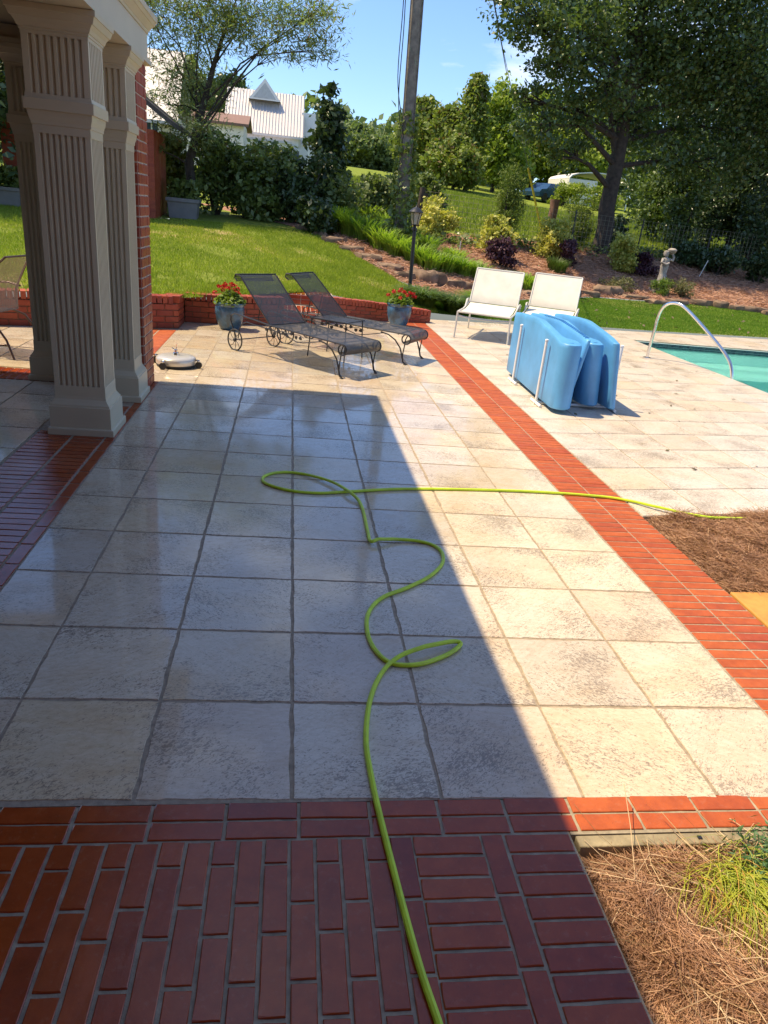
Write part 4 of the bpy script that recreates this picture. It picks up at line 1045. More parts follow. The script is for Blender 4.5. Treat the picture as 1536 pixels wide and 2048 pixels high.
# ------------------------------------------------------------------ lamp post and utility pole
lx, ly, ls = G(818, 592); lz = h1(lx, ly); LT = W(832, 410, ly); LH = LT[2]-lz; lt = wthing('lamp_post', (lx, ly, lz), 'black lamp post with a glass lantern standing on the lawn behind the right flower pot', 'lamp post')
tlx = (LT[0]-lx)*.75
def tl(z): return lx+tlx*(z-lz)/LH
MB().tube([(lx, ly, lz-.2), (lx, ly, lz), (tl(lz+LH-.42), ly, lz+LH-.42)], .036, 12).build('post', M_IRON, lt, True)
zt = lz+LH; cx = tl(zt-.25)
MB().lathe([(.038, -.44), (.055, -.43), (.055, -.40), (.030, -.385), (.030, -.36), (.06, -.345), (.07, -.335)], (cx, ly, zt), 14).build('collar', M_IRON, lt, True)
MB().lathe([(.062, -.333), (.085, -.25), (.105, -.15), (.108, -.125)], (cx, ly, zt), 6).build('glass_shade', M_LAMPG, lt)
mb = MB()
for k in range(6):
    a = k*math.pi/3; mb.tube([(cx+.064*math.cos(a), ly+.064*math.sin(a), zt-.335), (cx+.110*math.cos(a), ly+.110*math.sin(a), zt-.125)], .006, 4)
mb.build('lantern_bars', M_IRON, lt)
MB().lathe([(.135, -.128), (.138, -.118), (.10, -.085), (.055, -.05), (.022, -.035), (.014, -.02), (.018, -.01), (.006, 0)], (cx, ly, zt), 16).build('lantern_cap', M_IRON, lt, True)

PY = 17.4; pb = W(803, 440, PY); pz = h1(pb[0], PY); ptop = W(840, -60, PY)
pbx = pb[0]; up_ = (ptop[0]-pbx)/(ptop[2]-pb[2])
ut = wthing('utility_pole', (pbx, PY, pz), 'tall weathered wooden utility pole rising behind the lilies', 'utility pole')
MB().tube([(pbx-.1*up_*0, PY, pz-.4), (pbx, PY, pz), (pbx+up_*4, PY, pz+4), (pbx+up_*8.6, PY, pz+8.6)], [.16, .155, .145, .125], 16).build('pole', M_BARKL, ut, True)
for dx, r_ in ((-.15, .016), (.13, .010)):
    MB().tube([(pbx+dx+up_*z, PY-.10, pz+z) for z in (0, 2, 4, 6, 8.5)], r_, 6).build('conduit', M_BARKL, ut)
for dx, c_, z0 in ((-.42, .30, 2.7), (-.36, .16, 2.3)):
    tp = [(pbx-.12, PY-.1, pz+z0-.5), (pbx+dx*.6, PY-.1, pz+z0+.1), (pbx+dx, PY-.1, pz+z0+.9), (pbx+dx-.02, PY-.12, pz+z0+2.2), (pbx+dx*.8+up_*5, PY-.1, pz+z0+3.6), (pbx-.10+up_*8.5, PY-.1, pz+8.5)]
    c = spline(np.array(tp)[:, [0, 2]], 5); MB().tube([(p[0], PY-.1, p[1]) for p in c], .011, 5).build('cable', M_RUBBER, ut)
r = rng_(5); n = 1300; zz = 2.9*r.random(n)**1.5; a = r.uniform(0, 6.283, n); rr = .20+.07*r.random(n)*(2.6-zz*.8).clip(.3)
V, F_ = leaves(r, np.stack([pbx+up_*zz+np.cos(a)*rr, PY+np.sin(a)*rr, pz+zz], -1), .11, 1.4, .2); npmesh('ivy', V, F_, L_SHRUB, ut, origin=ut.location)
g0 = W(1014, 150, 34); g1 = W(982, -30, 12)
o = MB().tube([g0, g1], .014, 5).build('overhead_wire', M_RUBBER, None, origin=(0, 0, 0)); tag(o, 'thin dark wire slanting down the sky left of the oak crown', 'wire')

# ------------------------------------------------------------------ rocks along the bed
def rock(name, x, y, sx, sy, sz, rz, seed, label, group='sandstone edging rocks'):
    r = rng_(seed); z = h1(x, y); rg = []; N = 14
    rad_ = 1+.16*r.normal(size=N)
    for k, (f, q) in enumerate([(-.5, .92), (-.1, 1.0), (.25, .98), (.42, .90), (.5, .70)]):
        rg.append([((x+(math.cos(a)*math.cos(rz)*sx-math.sin(a)*math.sin(rz)*sy)*q*rad_[i]*(1+.05*r.normal())), (y+(math.cos(a)*math.sin(rz)*sx+math.sin(a)*math.cos(rz)*sy)*q*rad_[i]*(1+.05*r.normal())),
                    z+.02+sz*(f+.3+(.10*r.normal() if k > 1 else 0))) for i, a in enumerate(np.linspace(0, 2*math.pi, N, endpoint=False))])
    o = MB().rings(rg).build(name, M_STONE, None, True, origin=(x, y, z)); o.location = (x, y, z); tag(o, label, 'rock', group); return o
rk_ = [(612, 458, 22, 10), (642, 470, 16, 9), (668, 486, 24, 13), (700, 500, 26, 11), (735, 518, 30, 14), (775, 540, 30, 13), (808, 556, 22, 14), (852, 562, 42, 26), (906, 572, 22, 17), (938, 578, 20, 18), (1180, 590, 24, 12), (1215, 586, 34, 20), (1270, 597, 30, 8),
       (1318, 604, 24, 8), (1352, 604, 26, 10), (1400, 607, 26, 12), (1440, 612, 20, 14), (1474, 617, 22, 9), (1508, 622, 26, 10), (1545, 628, 24, 10), (975, 580, 18, 14), (1010, 584, 22, 12), (1060, 590, 24, 12), (1105, 592, 24, 10), (1145, 592, 20, 10)]
rl = ['small flat rock at the top of the bed edge, left of the first lilies', 'small grey rock just below the top of the bed edge', 'rounded grey rock under the tallest lilies', 'long low rock below the left lilies', 'sandstone rock sloping down the lawn edge under the lilies', 'low brown rock just left of the lamp post',
      'blocky rock directly behind the lamp post', 'largest brown boulder, right of the lamp post', 'rounded brown rock right of the largest boulder', 'squarish rock at the shoulder of the left cream lounger', 'flat rock just right of the right cream lounger', 'long flat boulder on the bed edge right of the cream loungers',
      'low brown slab left of the handrail top', 'thin slab directly above the handrail bend', 'flat orange-brown rock right of the handrail bend', 'long dark-edged slab in the right lawn edge', 'tan block between two flat slabs at the right', 'pale low rock near the right edge of the picture', 'brown flat rock at the right edge of the picture',
      'outermost rock of the right lawn edge', 'rock hidden behind the left cream lounger', 'brown rock behind the back of the left cream lounger', 'rock between the two cream loungers', 'rock behind the back of the right cream lounger', 'small rock at the right shoulder of the right cream lounger']
for i, (px, py, w, hh) in enumerate(rk_):
    x, y, s_ = G(px, py+4); rock('rock', x, y, w*s_*.95, w*s_*.42, hh*s_*.92, R.uniform(-.35, .35)-.3*(px < 800), 100+i, rl[i])

# ------------------------------------------------------------------ statue
sx_, sy_, ss = G(1316, 588); sz_ = h1(sx_, sy_); st_ = wthing('garden_statue', (sx_, sy_, sz_), 'weathered stone statue of a cherub carrying a bowl, on a pedestal in the pine straw', 'statue')
q = ss*78/1.15    # overall scale
pd = MB(); pd.box((sx_, sy_, sz_+.06*q), (.42*q, .42*q, .16*q), .3); pd.box((sx_, sy_, sz_+.20*q), (.32*q, .32*q, .14*q), .3); pd.box((sx_, sy_, sz_+.29*q), (.38*q, .38*q, .05*q), .3); pd.build('pedestal', M_STATUE, st_, bevel=.012)
fg = MB(); b_ = sz_+.31*q
fg.lathe([(.13*q, 0), (.14*q, .03*q), (.12*q, .12*q), (.105*q, .25*q), (.11*q, .36*q), (.125*q, .44*q), (.10*q, .52*q), (.12*q, .60*q), (.10*q, .66*q), (.045*q, .69*q), (.04*q, .72*q)], (sx_, sy_, b_), 14, sx=1, sy=.75)
fg.lathe([(.02*q, -.085*q), (.065*q, -.06*q), (.085*q, 0), (.07*q, .06*q), (.025*q, .085*q)], (sx_-.03*q, sy_, b_+.79*q), 12)
fg.tube([(sx_-.10*q, sy_-.02*q, b_+.64*q), (sx_-.16*q, sy_-.10*q, b_+.54*q), (sx_-.04*q, sy_-.15*q, b_+.50*q), (sx_+.06*q, sy_-.12*q, b_+.54*q)], [.045*q, .04*q, .035*q, .03*q], 8)
fg.tube([(sx_+.10*q, sy_, b_+.64*q), (sx_+.19*q, sy_-.05*q, b_+.62*q), (sx_+.20*q, sy_-.04*q, b_+.72*q), (sx_+.15*q, sy_, b_+.80*q)], [.045*q, .04*q, .035*q, .03*q], 8)
for dx in (-.05, .06): fg.tube([(sx_+dx*q, sy_-.03*q, b_+.2*q), (sx_+dx*q, sy_-.08*q, b_+.1*q), (sx_+dx*q, sy_-.09*q, b_)], .05*q, 7)
fg.build('figure', M_STATUE, st_, True)
MB().lathe([(.03*q, 0), (.09*q, .04*q), (.13*q, .11*q), (.125*q, .13*q), (.06*q, .17*q)], (sx_+.13*q, sy_, b_+.78*q), 12).build('bowl', M_STATUE, st_, True)

# ------------------------------------------------------------------ planting
S_ = lambda px, py, w, hh, **k: (lambda g: dict(x=g[0], y=g[1], rx=w/2*g[2], rz=hh*g[2]))(G(px, py))
gold = 'golden-leaved shrubs in the bed'
for i, (a, lab) in enumerate([((868, 484, 86, 80), 'golden-leaved shrub just right of the lantern'), ((985, 515, 78, 78), 'golden-leaved shrub above the larger purple shrub'), ((1102, 522, 84, 82), 'golden-leaved shrub in front of the brown stump'), ((1238, 544, 74, 74), 'golden-leaved shrub at the foot of the oak trunk')]):
    d = S_(*a); shrub('golden_shrub', lab, d['x'], d['y'], d['rx'], d['rz'], 5200, .085, L_GOLD, 200+i, group=gold, el=1.5, lump=9)
for i, (a, lab) in enumerate([((998, 536, 68, 54), 'larger purple barberry shrub left of the loungers backs'), ((1136, 536, 48, 52), 'purple barberry shrub behind the right cream lounger'), ((1284, 556, 52, 52), 'purple barberry shrub left of the statue')]):
    d = S_(*a); shrub('purple_shrub', lab, d['x'], d['y'], d['rx'], d['rz'], 3000, .075, L_PURP, 220+i, group='purple shrubs in the bed', el=1.6)
for i, (a, mt, lab) in enumerate([((1228, 582, 80, 28), L_GREY, 'low greyish herb mat in the pine straw left of the statue'), ((1325, 594, 60, 32), L_SHRUB, 'low green herb clump in front of the statue'), ((1362, 600, 60, 38), L_GREY, 'low greyish herb clump right of the statue')]):
    d = S_(*a); shrub('low_herb', lab, d['x'], d['y'], d['rx'], d['rz'], 2200, .05, mt if i != 1 else L_GERA, 230+i, cat='plant', lump=9, el=2.5)
x, y, s_ = G(1112, 546); clump('grass_tuft', 'bright green fine grass tuft left of the small purple shrub', x, y, 700, 18*s_, 34*s_, .012, .5, L_MONDO, 240)
lil = [(652, 458, 70), (676, 468, 76), (702, 478, 70), (730, 488, 70), (760, 500, 66), (790, 512, 62), (828, 528, 58), (856, 540, 55), (886, 548, 50), (920, 553, 52), (948, 560, 46), (690, 446, 62), (735, 458, 66), (778, 470, 60), (812, 490, 52), (852, 505, 50), (1050, 582, 46), (1070, 586, 44), (640, 446, 60), (905, 530, 40)]
ord_ = 'a b'.split()
for i, (px, py, hh) in enumerate(lil):
    x, y, s_ = G(px, py)
    lab = 'arching green daylily clump in the lily bank behind the rocks' if px < 1000 else 'arching green daylily clump between the two cream loungers'
    fr_ = sorted(p[0] for p in lil[:11]); bk_ = sorted(p[0] for p in lil[11:16]+lil[18:]); od = ['leftmost', 'second', 'third', 'fourth', 'fifth', 'sixth', 'seventh', 'eighth', 'ninth', 'tenth', 'rightmost']
    if px > 1000: lab = 'arching daylily clump between the cream loungers, the %s one' % ('left' if px < 1060 else 'right')
    else:
        row, q_ = ('front', fr_) if px in fr_ and i < 11 else ('back', bk_); k_ = q_.index(px); w_ = 'rightmost' if k_ == len(q_)-1 else od[k_]
        lab = '%s row daylily clump behind the rocks, %s%s' % (row, w_, '' if w_ in ('leftmost', 'rightmost') else ' from the left')
    clump('daylily_clump', lab, x, y, 260, .24, hh*s_*1.0, .032, .75, L_LILY, 260+i, group='daylilies behind the rocks' if px < 1000 else 'daylilies between the loungers')
for i, (px, py, w, hh, mt, lab) in enumerate([(880, 648, 70, 66, L_MONDO, 'dark green mound of strappy leaves at the end of the low wall'), (925, 645, 60, 62, L_MONDO, 'dark strappy mound tucked behind the left cream lounger'), (955, 625, 50, 50, L_LILY, 'yellow-green strappy mound left of the cream lounger back')]):
    x, y, s_ = G(px, py); y = max(y, 11.75); clump('strap_leaf_mound', lab, x, y, 1500, w*s_*.30, hh*s_*1.0, .016, 1.0, mt, 300+i)
r = rng_(31)
gc = []
for px in range(860, 1536, 22):
    x, y, s_ = G(px, 500+(px-860)*.06); n = 60; gc.append(np.stack([x+r.normal(size=n)*.35, y+.8+r.normal(size=n)*.3, np.zeros(n)], -1))
gc = np.vstack(gc); gc[:, 2] = H(gc[:, 0], gc[:, 1])+r.uniform(.02, .28, len(gc)); V, F_ = leaves(r, gc, .13, 1.6, .8)
o = npmesh('ground_cover', V, F_, L_SHRUB); tag(o, 'low leafy ground cover along the foot of the wire fence', 'ground cover', kind='stuff')

hedge = [(352, 425, 90, 150, L_SHRUB, 'leafy shrub behind the grey planter at the left of the mimosa trunk'), (432, 438, 110, 185, L_SHRUB, 'tall dark shrub right of the mimosa trunk'), (492, 446, 110, 168, L_SHRUB, 'dense dark shrub below the white house'), (552, 452, 110, 165, L_SHRUB, 'tall leafy shrub in front of the white house'),
         (606, 458, 100, 150, L_DARK, 'dark glossy shrub left of the conical evergreen'), (664, 462, 110, 130, L_MIX, 'grey-green shrub behind the left end of the lilies'), (722, 458, 110, 128, L_MIX, 'pale green shrub left of the utility pole'), (770, 462, 90, 110, L_MIX, 'olive green shrub against the left side of the utility pole'), (842, 452, 80, 110, L_SHRUB, 'leafy shrub right of the utility pole'), (626, 470, 70, 90, L_DARK, 'low dark shrub above the top rocks')]
for i, (px, py, w, hh, mt, lab) in enumerate(hedge):
    x, y, s_ = G(px, py); y2 = y+1.0 if i not in (9,) else y+.2; k = (y2+1.6)/(y+1.6); x2 = CAM[0]+(x-CAM[0])*k
    shrub('hedge_shrub', lab, x2, y2, w/2*s_*k*1.12, hh*s_*k*.82, 5200, .12, mt, 320+i, group='hedge shrubs behind the lawn', lump=11)
x, y, s_ = G(644, 462); y += 1.8; shrub('conical_evergreen', 'dark conical broadleaf evergreen standing above the hedge right of the white house', x+.15, y, 46*s_, 262*s_, 9000, .15, L_DARK, 340, cat='tree', lump=14, conic=.75)
for i, (px, py, w, hh, lab) in enumerate([(1018, 508, 92, 175, 'feathery yellow-green cedar behind the golden shrubs'), (1165, 500, 80, 112, 'feathery cedar left of the oak trunk')]):
    x, y, s_ = G(px, py); y += .9; shrub('cedar_bush', lab, x, y, w/2*s_, hh*s_, 9000, .10, L_CEDAR, 350+i, cat='tree', lump=13, conic=.35, el=5, droop=-1.2)
dk = [(1352, 515, 80, 130, L_OAK, 'dark understorey shrub behind the statue'), (1420, 520, 90, 150, L_DARK, 'dark shrub in the shade at the right of the statue'), (1500, 545, 100, 190, L_DARK, 'large dark shrub at the right edge of the bed'), (1440, 560, 80, 50, L_DARK, 'low dark shrub in the shade, right of the metal stake'), (1385, 545, 70, 50, L_DARK, 'low dark shrub behind the metal stake'), (1525, 575, 60, 60, L_DARK, 'low dark shrub at the right picture edge'), (1240, 500, 44, 60, L_DARK, 'small dark shrub right of the oak trunk'), (1478, 470, 90, 150, L_LIGHT, 'sunlit green sapling in the dark trees at the right')]
for i, (px, py, w, hh, mt, lab) in enumerate(dk):
    x, y, s_ = G(px, py); shrub('understorey_shrub', lab, x, y+.4, w/2*s_, hh*s_, 3800, .11, mt, 360+i, group='shrubs under the right trees')
x, y, s_ = G(15, 418); shrub('dark_hedge', 'dark hedge seen past the porch at the left edge', x-.8, y+1.5, 2.4, 4.4, 9000, .14, L_DARK, 380, lump=14)
x, y, s_ = G(-80, 418); shrub('dark_hedge', 'dark hedge beyond the left edge of the porch', x-.8, y+1.2, 2.4, 4.4, 3500, .18, L_DARK, 381, lump=10)

# trees
def blobs_px(L): return [(tuple(W(px, py, Y)), (rx, ry, rz)) for px, py, Y, rx, ry, rz in L]
mx, my, ms2 = G(388, 432); mz = h1(mx, my)
mim = blobs_px([(300, 30, my, 1.2, 1.0, .5), (350, 130, my+.4, 1.0, 1, .42), (400, 50, my-.4, 1.3, 1.1, .5), (470, 70, my, 1.0, 1, .40), (520, 20, my-.6, 1.3, 1.1, .45), (590, 60, my-.8, 1.0, .9, .32), (628, 100, my-1, .62, .6, .22), (545, 105, my-.5, .7, .8, .20), (400, 170, my+.2, .7, .8, .3), (400, 205, my+.3, .5, .8, .3),
                (330, 210, my+.6, .7, .8, .35), (630, 25, my-1, .65, .7, .25), (360, -60, my, 1.6, 1.3, .6), (500, -70, my, 1.6, 1.3, .6), (260, -20, my-.5, 1.2, 1.2, .5), (395, 260, my-.6, .8, .7, .4), (320, 300, my-.5, .5, .5, .3)])
make_tree('mimosa_tree', 'spreading mimosa tree with feathery leaves and several dark limbs, left of the white house', (mx, my, mz), [(mx, my, mz-.2), tuple(W(378, 330, my)), tuple(W(395, 250, my)), tuple(W(420, 160, my)), tuple(W(450, 60, my))], mim, 30000, .14, L_MIM, M_BARK, .14, 401, el=6.5, sub=.30, per=70, twigs=4, lf=.27, droop=.9, upb=.9)
ox, oy, os_ = G(1198, 508); oz = h1(ox, oy)
oak = blobs_px([(1045, 20, oy-2.5, 1.0, 1.0, .7), (1095, 70, oy-2.5, .9, .9, .8), (1110, 130, oy-2, .8, .9, .7), (1160, 60, oy-1.5, 1.2, 1.2, .9), (1200, 150, oy-1.2, 1.2, 1.2, .9), (1250, 60, oy, 1.6, 1.6, 1.1), (1340, 40, oy, 1.8, 1.8, 1.3), (1440, 60, oy, 1.8, 1.8, 1.3), (1530, 110, oy, 1.8, 1.8, 1.4),
                (1330, 160, oy+.5, 1.6, 1.5, 1.1), (1430, 200, oy+.8, 1.7, 1.5, 1.2), (1520, 270, oy+.6, 1.5, 1.5, 1.2), (1230, 240, oy+.6, 1.1, 1.2, .8), (1330, 290, oy+1, 1.3, 1.3, .9), (1420, 330, oy+1, 1.3, 1.3, .9), (1150, 220, oy-.6, .9, 1, .7), (1180, -70, oy, 2, 2, 1.2), (1330, -120, oy, 2.4, 2.2, 1.5), (1500, -100, oy, 2.4, 2.2, 1.5), (1060, -60, oy-1.5, 1.4, 1.3, 1.0), (1620, 200, oy, 2, 2, 1.8), (1085, 250, oy-1.5, .8, .8, .6), (1140, 310, oy-1, .7, .8, .5), (1060, 200, oy-2, .6, .6, .5)])
make_tree('oak_tree', 'large dark oak with a leaning trunk filling the upper right', (ox, oy, oz), [(ox, oy, oz-.2), tuple(W(1222, 380, oy)), tuple(W(1262, 180, oy)), tuple(W(1290, 0, oy)), tuple(W(1300, -150, oy))], oak, 88000, .12, L_OAK, M_BARK, .30, 402, el=1.6, sub=.24, per=55, twigs=8)
def simple_tree(px, pyb, pyt, w, Y, mat, name, label, seed, n=9000, ls=.3, bark=M_BARK, nb=9, group=None, cat='tree'):
    r = rng_(seed); b = W(px, pyb, Y); z = h1(b[0], Y); top = W(px, pyt, Y)[2]; s_ = (Y+1.6)/FPX*1.03; hw = w/2*s_; Ht = top-z; bl = []
    nb = 24
    for i in range(nb):
        f = (i+.5)/nb; a = i*2.4+r.uniform(-.5, .5); k = math.sin((.10+f*.86)*math.pi)**.45
        q = r.uniform(.15, .72)*hw*k; bl.append(((b[0]+math.cos(a)*q, Y+math.sin(a)*q, z+Ht*(.12+.76*f)+r.normal()*.03*Ht), (hw*.40*k+.15, hw*.40*k+.15, Ht*.095*r.uniform(.7, 1.3))))
    bl.append(((b[0], Y, top-Ht*.09), (hw*.35, hw*.35, Ht*.09)))
    lean = r.normal()*.04*Ht
    return make_tree(name, label, (b[0], Y, z), [(b[0], Y, z-.3), (b[0]+lean*.3, Y, z+Ht*.3), (b[0]+lean, Y, z+Ht*.62), (b[0]+lean*1.2, Y, z+Ht*.9)], bl, n, ls, mat, bark, max(.12, Ht*.022), seed, cat=cat, group=group, sub=.42, per=30, twigs=1)
bt = [(712, 352, 248, 120, 78, L_FAR, 'rounded far tree left of the utility pole'), (668, 352, 262, 90, 84, L_FAR, 'far tree just right of the conical evergreen'), (765, 352, 272, 90, 80, L_FAR, 'far tree touching the left side of the utility pole'), (835, 372, 190, 95, 62, L_OLIVE, 'tall olive green tree just right of the utility pole'), (885, 375, 205, 80, 58, L_OLIVE, 'airy pale tree second right of the utility pole'),
      (930, 372, 140, 56, 50, L_OLIVE, 'narrow tree with a thin top poking above its neighbours'), (985, 378, 158, 140, 54, L_LIGHT, 'broad light green tree above the field'), (905, 378, 270, 110, 48, L_OLIVE, 'low bushy tree at the edge of the field'), (1060, 384, 170, 150, 68, L_LIGHT, 'large yellow-green tree left of the oak'), (1130, 384, 190, 150, 66, L_LIGHT, 'sunlit maple behind the oak trunk'), (1010, 380, 250, 110, 64, L_OLIVE, 'low tree in front of the broad light green tree'),
      (1200, 384, 120, 150, 72, L_OAK, 'dark tree far behind the oak'), (1300, 400, 60, 190, 44, L_OAK, 'dark tree right of the oak trunk, beyond the fence'), (1400, 430, 30, 200, 38, L_DARK, 'tall dark tree in the right background'), (1510, 450, 0, 220, 36, L_DARK, 'very dark tree at the right edge of the picture'), (455, 300, 150, 130, 72, L_DARK, 'dark tree behind the left end of the white house'), (360, 300, 120, 120, 66, L_DARK, 'dark far tree behind the mimosa'), (620, 330, 235, 60, 74, L_DARK, 'dark far tree right of the white house balcony'),
      (20, 380, 20, 220, 30, L_DARK, 'tall dark tree behind the porch at the left edge'), (1335, 470, 250, 150, 27, L_OAK, 'dark low-branched tree beyond the statue'), (1455, 490, 200, 170, 27, L_DARK, 'dark low-branched tree in the shade at the right'), (1570, 500, 180, 170, 25, L_DARK, 'dark tree past the right picture edge')]
for i, (px, pb_, pt_, w, Y, mt, lab) in enumerate(bt):
    near = Y < 40
    simple_tree(px, pb_, pt_, w, Y, mt, 'background_tree', lab, 420+i, n=24000 if near else 13000, ls=(.125 if Y < 32 else .18) if near else .22+.004*(Y-40), nb=13, group='trees in the background')

# treeline mass behind everything
r = rng_(77); c = []
for a in np.linspace(-75, 120, 130):
    y = 105+r.uniform(-10, 12); z = h1(a, min(y, 200)); c.append(((a, y, z+r.uniform(2.5, 4.5)), (3.6, 3.0, r.uniform(3, 5))))
pts, _ = crown_pts(r, c, 42000, .3, 40); V, F_ = leaves(r, pts, .95, 1.4, .4); o = npmesh('far_wood', V, F_, L_FAR); tag(o, 'far-off line of woods closing the view', 'woods', kind='stuff')

# ------------------------------------------------------------------ fence, stump, stakes
FP = [(3.6, 20.9), (6.2, 21.1), (8.7, 21.7), (11.2, 22.2), (13.8, 22.5), (16.5, 22.8)]
ft = wthing('wire_fence', (9, 21.8, 1.1), 'wire mesh garden fence on wooden and metal posts between the bed and the field', 'fence')
for i, (x, y) in enumerate(FP):
    z = h1(x, y)
    if i == 0: MB().tube([(x, y, z-.2), (x+.02, y, z+.7), (x+.06, y, z+1.28)], [.085, .08, .075], 9).tube([(x+.16, y+.05, z-.2), (x+.20, y+.05, z+1.15)], .045, 7).build('post', M_BARK, ft)
    else: MB().tube([(x, y, z-.2), (x+.02, y, z+1.25)], .022, 6).build('post', M_IRON, ft)
wm = MB(); d = np.array(FP); L_ = np.r_[0, np.cumsum(np.hypot(*np.diff(d, axis=0).T))]
ss_ = np.arange(0, L_[-1], .15); X = np.interp(ss_, L_, d[:, 0]); Y = np.interp(ss_, L_, d[:, 1]); Z = H(X, Y)
for k in range(9): wm.tube([(a, b, c+.08+.14*k) for a, b, c in zip(X[::4], Y[::4], Z[::4])], .0042, 3)
for a, b, c in zip(X, Y, Z): wm.tube([(a, b, c+.05), (a, b, c+1.2)], .0042, 3)
wm.build('wire_mesh', M_WIRE, ft)
x, y, s_ = G(1103, 470); z = h1(x, y); y += .3
sm_ = wthing('tree_stump', (x, y, z), 'tall reddish brown stump standing behind the golden shrub', 'stump')
MB().tube([(x-.02, y, z-.2), (x, y, z+.4), (x+.03, y, z+.8), (x+.02, y, z+1.16)], [.17, .15, .15, .17], 11).build('stump_wood', simple('red_brown_wood', (.17, .085, .055), .9, var=.4, nscale=7, bmp=.8), sm_, True)
a = W(1047, 292, 23.5); b = W(1083, 462, 23.5)
gg = wthing('guy_wire_guard', tuple(b), 'slanting yellow plastic guard on a guy wire left of the stump', 'guy wire')
MB().tube([a+(b-a)*.25, a+(b-a)*.62, b], .035, 7).build('guard', M_YEL, gg, True); MB().tube([a+(a-b)*1.2, b], .009, 5).build('wire', M_WIRE, gg)
for px, p0, p1, dx, lab in ((918, 511, 484, 0, 'thin white stake in the bed left of the golden shrubs'), (1396, 556, 522, 12, 'leaning pale metal stake in the shaded pine straw right of the statue')):
    x, y, s_ = G(px, p0); z = h1(x, y); o = MB().tube([(x, y, z-.05), (x+dx*s_, y, z+(p0-p1)*s_)], .014, 6).build('garden_stake', M_WALU, None, origin=(x, y, z)); o.location = (x, y, z); tag(o, lab, 'stake')
for px, py, wpx, hpx, lab in ((368, 438, 58, 36, 'wide grey planter box at the foot of the mimosa'), (22, 414, 50, 34, 'grey planter box seen at the left edge past the porch')):
    x, y, s_ = G(px, py); z = h1(x, y); w_ = wpx*s_; hh = hpx*s_; pt = wthing('planter_box', (x, y, z), lab, 'planter', 'grey planter boxes')
    mould(MB(), x, y, w_/2, w_*.35, [(z-.1, -.05), (z+hh*.8, 0), (z+hh*.82, .03), (z+hh, .03), (z+hh+.001, -.02), (z+hh*.9, -.03)]).build('box', M_PLANTER, pt)
    r = rng_(int(px)); P = np.stack([x+r.uniform(-.5, .5, 500)*w_, y+r.uniform(-.3, .3, 500)*w_, z+hh+r.uniform(0, .4, 500)], -1); V, F_ = leaves(r, P, .12, 1.6, .5); npmesh('plants', V, F_, L_SHRUB, pt, origin=(x, y, z))

# ------------------------------------------------------------------ buildings beyond the hedge
def gable(mb, x0, x1, y0, y1, ze, zr, ov=.25, th=.12, axis='X'):
    if axis == 'X':
        ym = (y0+y1)/2
        for ya, s_ in ((y0-ov, 1), (y1+ov, -1)):
            dz = -(zr-ze)*ov/((y1-y0)/2)
            mb.add([(x0-ov, ya, ze+dz), (x1+ov, ya, ze+dz), (x1+ov, ym, zr), (x0-ov, ym, zr), (x0-ov, ya, ze+dz-th), (x1+ov, ya, ze+dz-th), (x1+ov, ym, zr-th), (x0-ov, ym, zr-th)],
                   [(0, 1, 2, 3), (7, 6, 5, 4), (0, 4, 5, 1), (1, 5, 6, 2), (2, 6, 7, 3), (3, 7, 4, 0)])
def window(par, x, y, z, w, hh, org):
    f = MB(); f.b2((x-w/2-.08, y-.07, z-.08), (x+w/2+.08, y-.01, z+hh+.08)); f = f.build('window', M_TRIMW, par, origin=org)
    for k in (-1, 1): MB().b2((x+k*w/4-w/4+.03, y-.085, z+.03), (x+k*w/4+w/4-.03, y-.072, z+hh/2-.02)).b2((x+k*w/4-w/4+.03, y-.085, z+hh/2+.02), (x+k*w/4+w/4-.03, y-.072, z+hh-.03)).build('pane', M_DGLASS, f, origin=org)
Y0 = 45.0; A_ = W(456, 250, Y0); B_ = W(598, 275, Y0); T_ = W(460, 168, Y0+2.5)
x0, x1 = float(A_[0]), float(B_[0]); ze = float(A_[2]); zr = float(T_[2])-.15; zb = h1(x0, Y0)-.5
wh = wthing('white_house', ((x0+x1)/2, Y0, zb), 'white house with a pale ribbed metal roof and small gable above the hedge', 'house'); og = wh.location
wall = MB(); wall.b2((x0, Y0, zb), (x1, Y0+5, ze-.02)); 
wall.add([(x0, Y0, ze-.02), (x0, Y0+5, ze-.02), (x0, Y0+2.5, zr-.15), (x1, Y0, ze-.02), (x1, Y0+5, ze-.02), (x1, Y0+2.5, zr-.15)], [(0, 1, 2), (5, 4, 3), (0, 2, 5, 3), (1, 4, 5, 2)]); wall.build('wall', M_TRIMW, wh)
rf = MB(); gable(rf, x0, x1, Y0, Y0+5, ze, zr); rfo = rf.build('roof', M_ROOFM, wh)
n = Vector((0, -(zr-ze), 2.5)).normalized()
rb = MB()
for k in range(26):
    x = x0-.2+k*(x1-x0+.4)/25; a = Vector((x, Y0-.27, ze-.27*(zr-ze)/2.5))+Vector((0, -.01, .03)); b = Vector((x, Y0+2.48, zr+.01))+Vector((0, 0, .02)); rb.tube([a, b], .020, 4)
rb.build('roof_ribs', M_ROOFM, rfo, origin=og)
dx = float(W(530, 180, Y0+1.4)[0]); dm = MB(); dz = float(W(530, 166, Y0+1.2)[2])
dm.add([(dx-.92, Y0+1.25, zr-.60), (dx+.92, Y0+1.25, zr-.60), (dx, Y0+1.25, dz+.25), (dx-.92, Y0+3.6, zr-.60), (dx+.92, Y0+3.6, zr-.60), (dx, Y0+3.6, dz+.25)], [(0, 1, 2), (5, 4, 3), (0, 2, 5, 3), (1, 4, 5, 2)])
dm.build('roof_gable', M_TRIMW, wh)
MB().add([(dx-.66, Y0+1.24, zr-.52), (dx+.66, Y0+1.24, zr-.52), (dx, Y0+1.24, dz+.02)], [(0, 1, 2)]).build('louvre_vent', simple('grey_louvre', (.46, .48, .49), .6), wh)
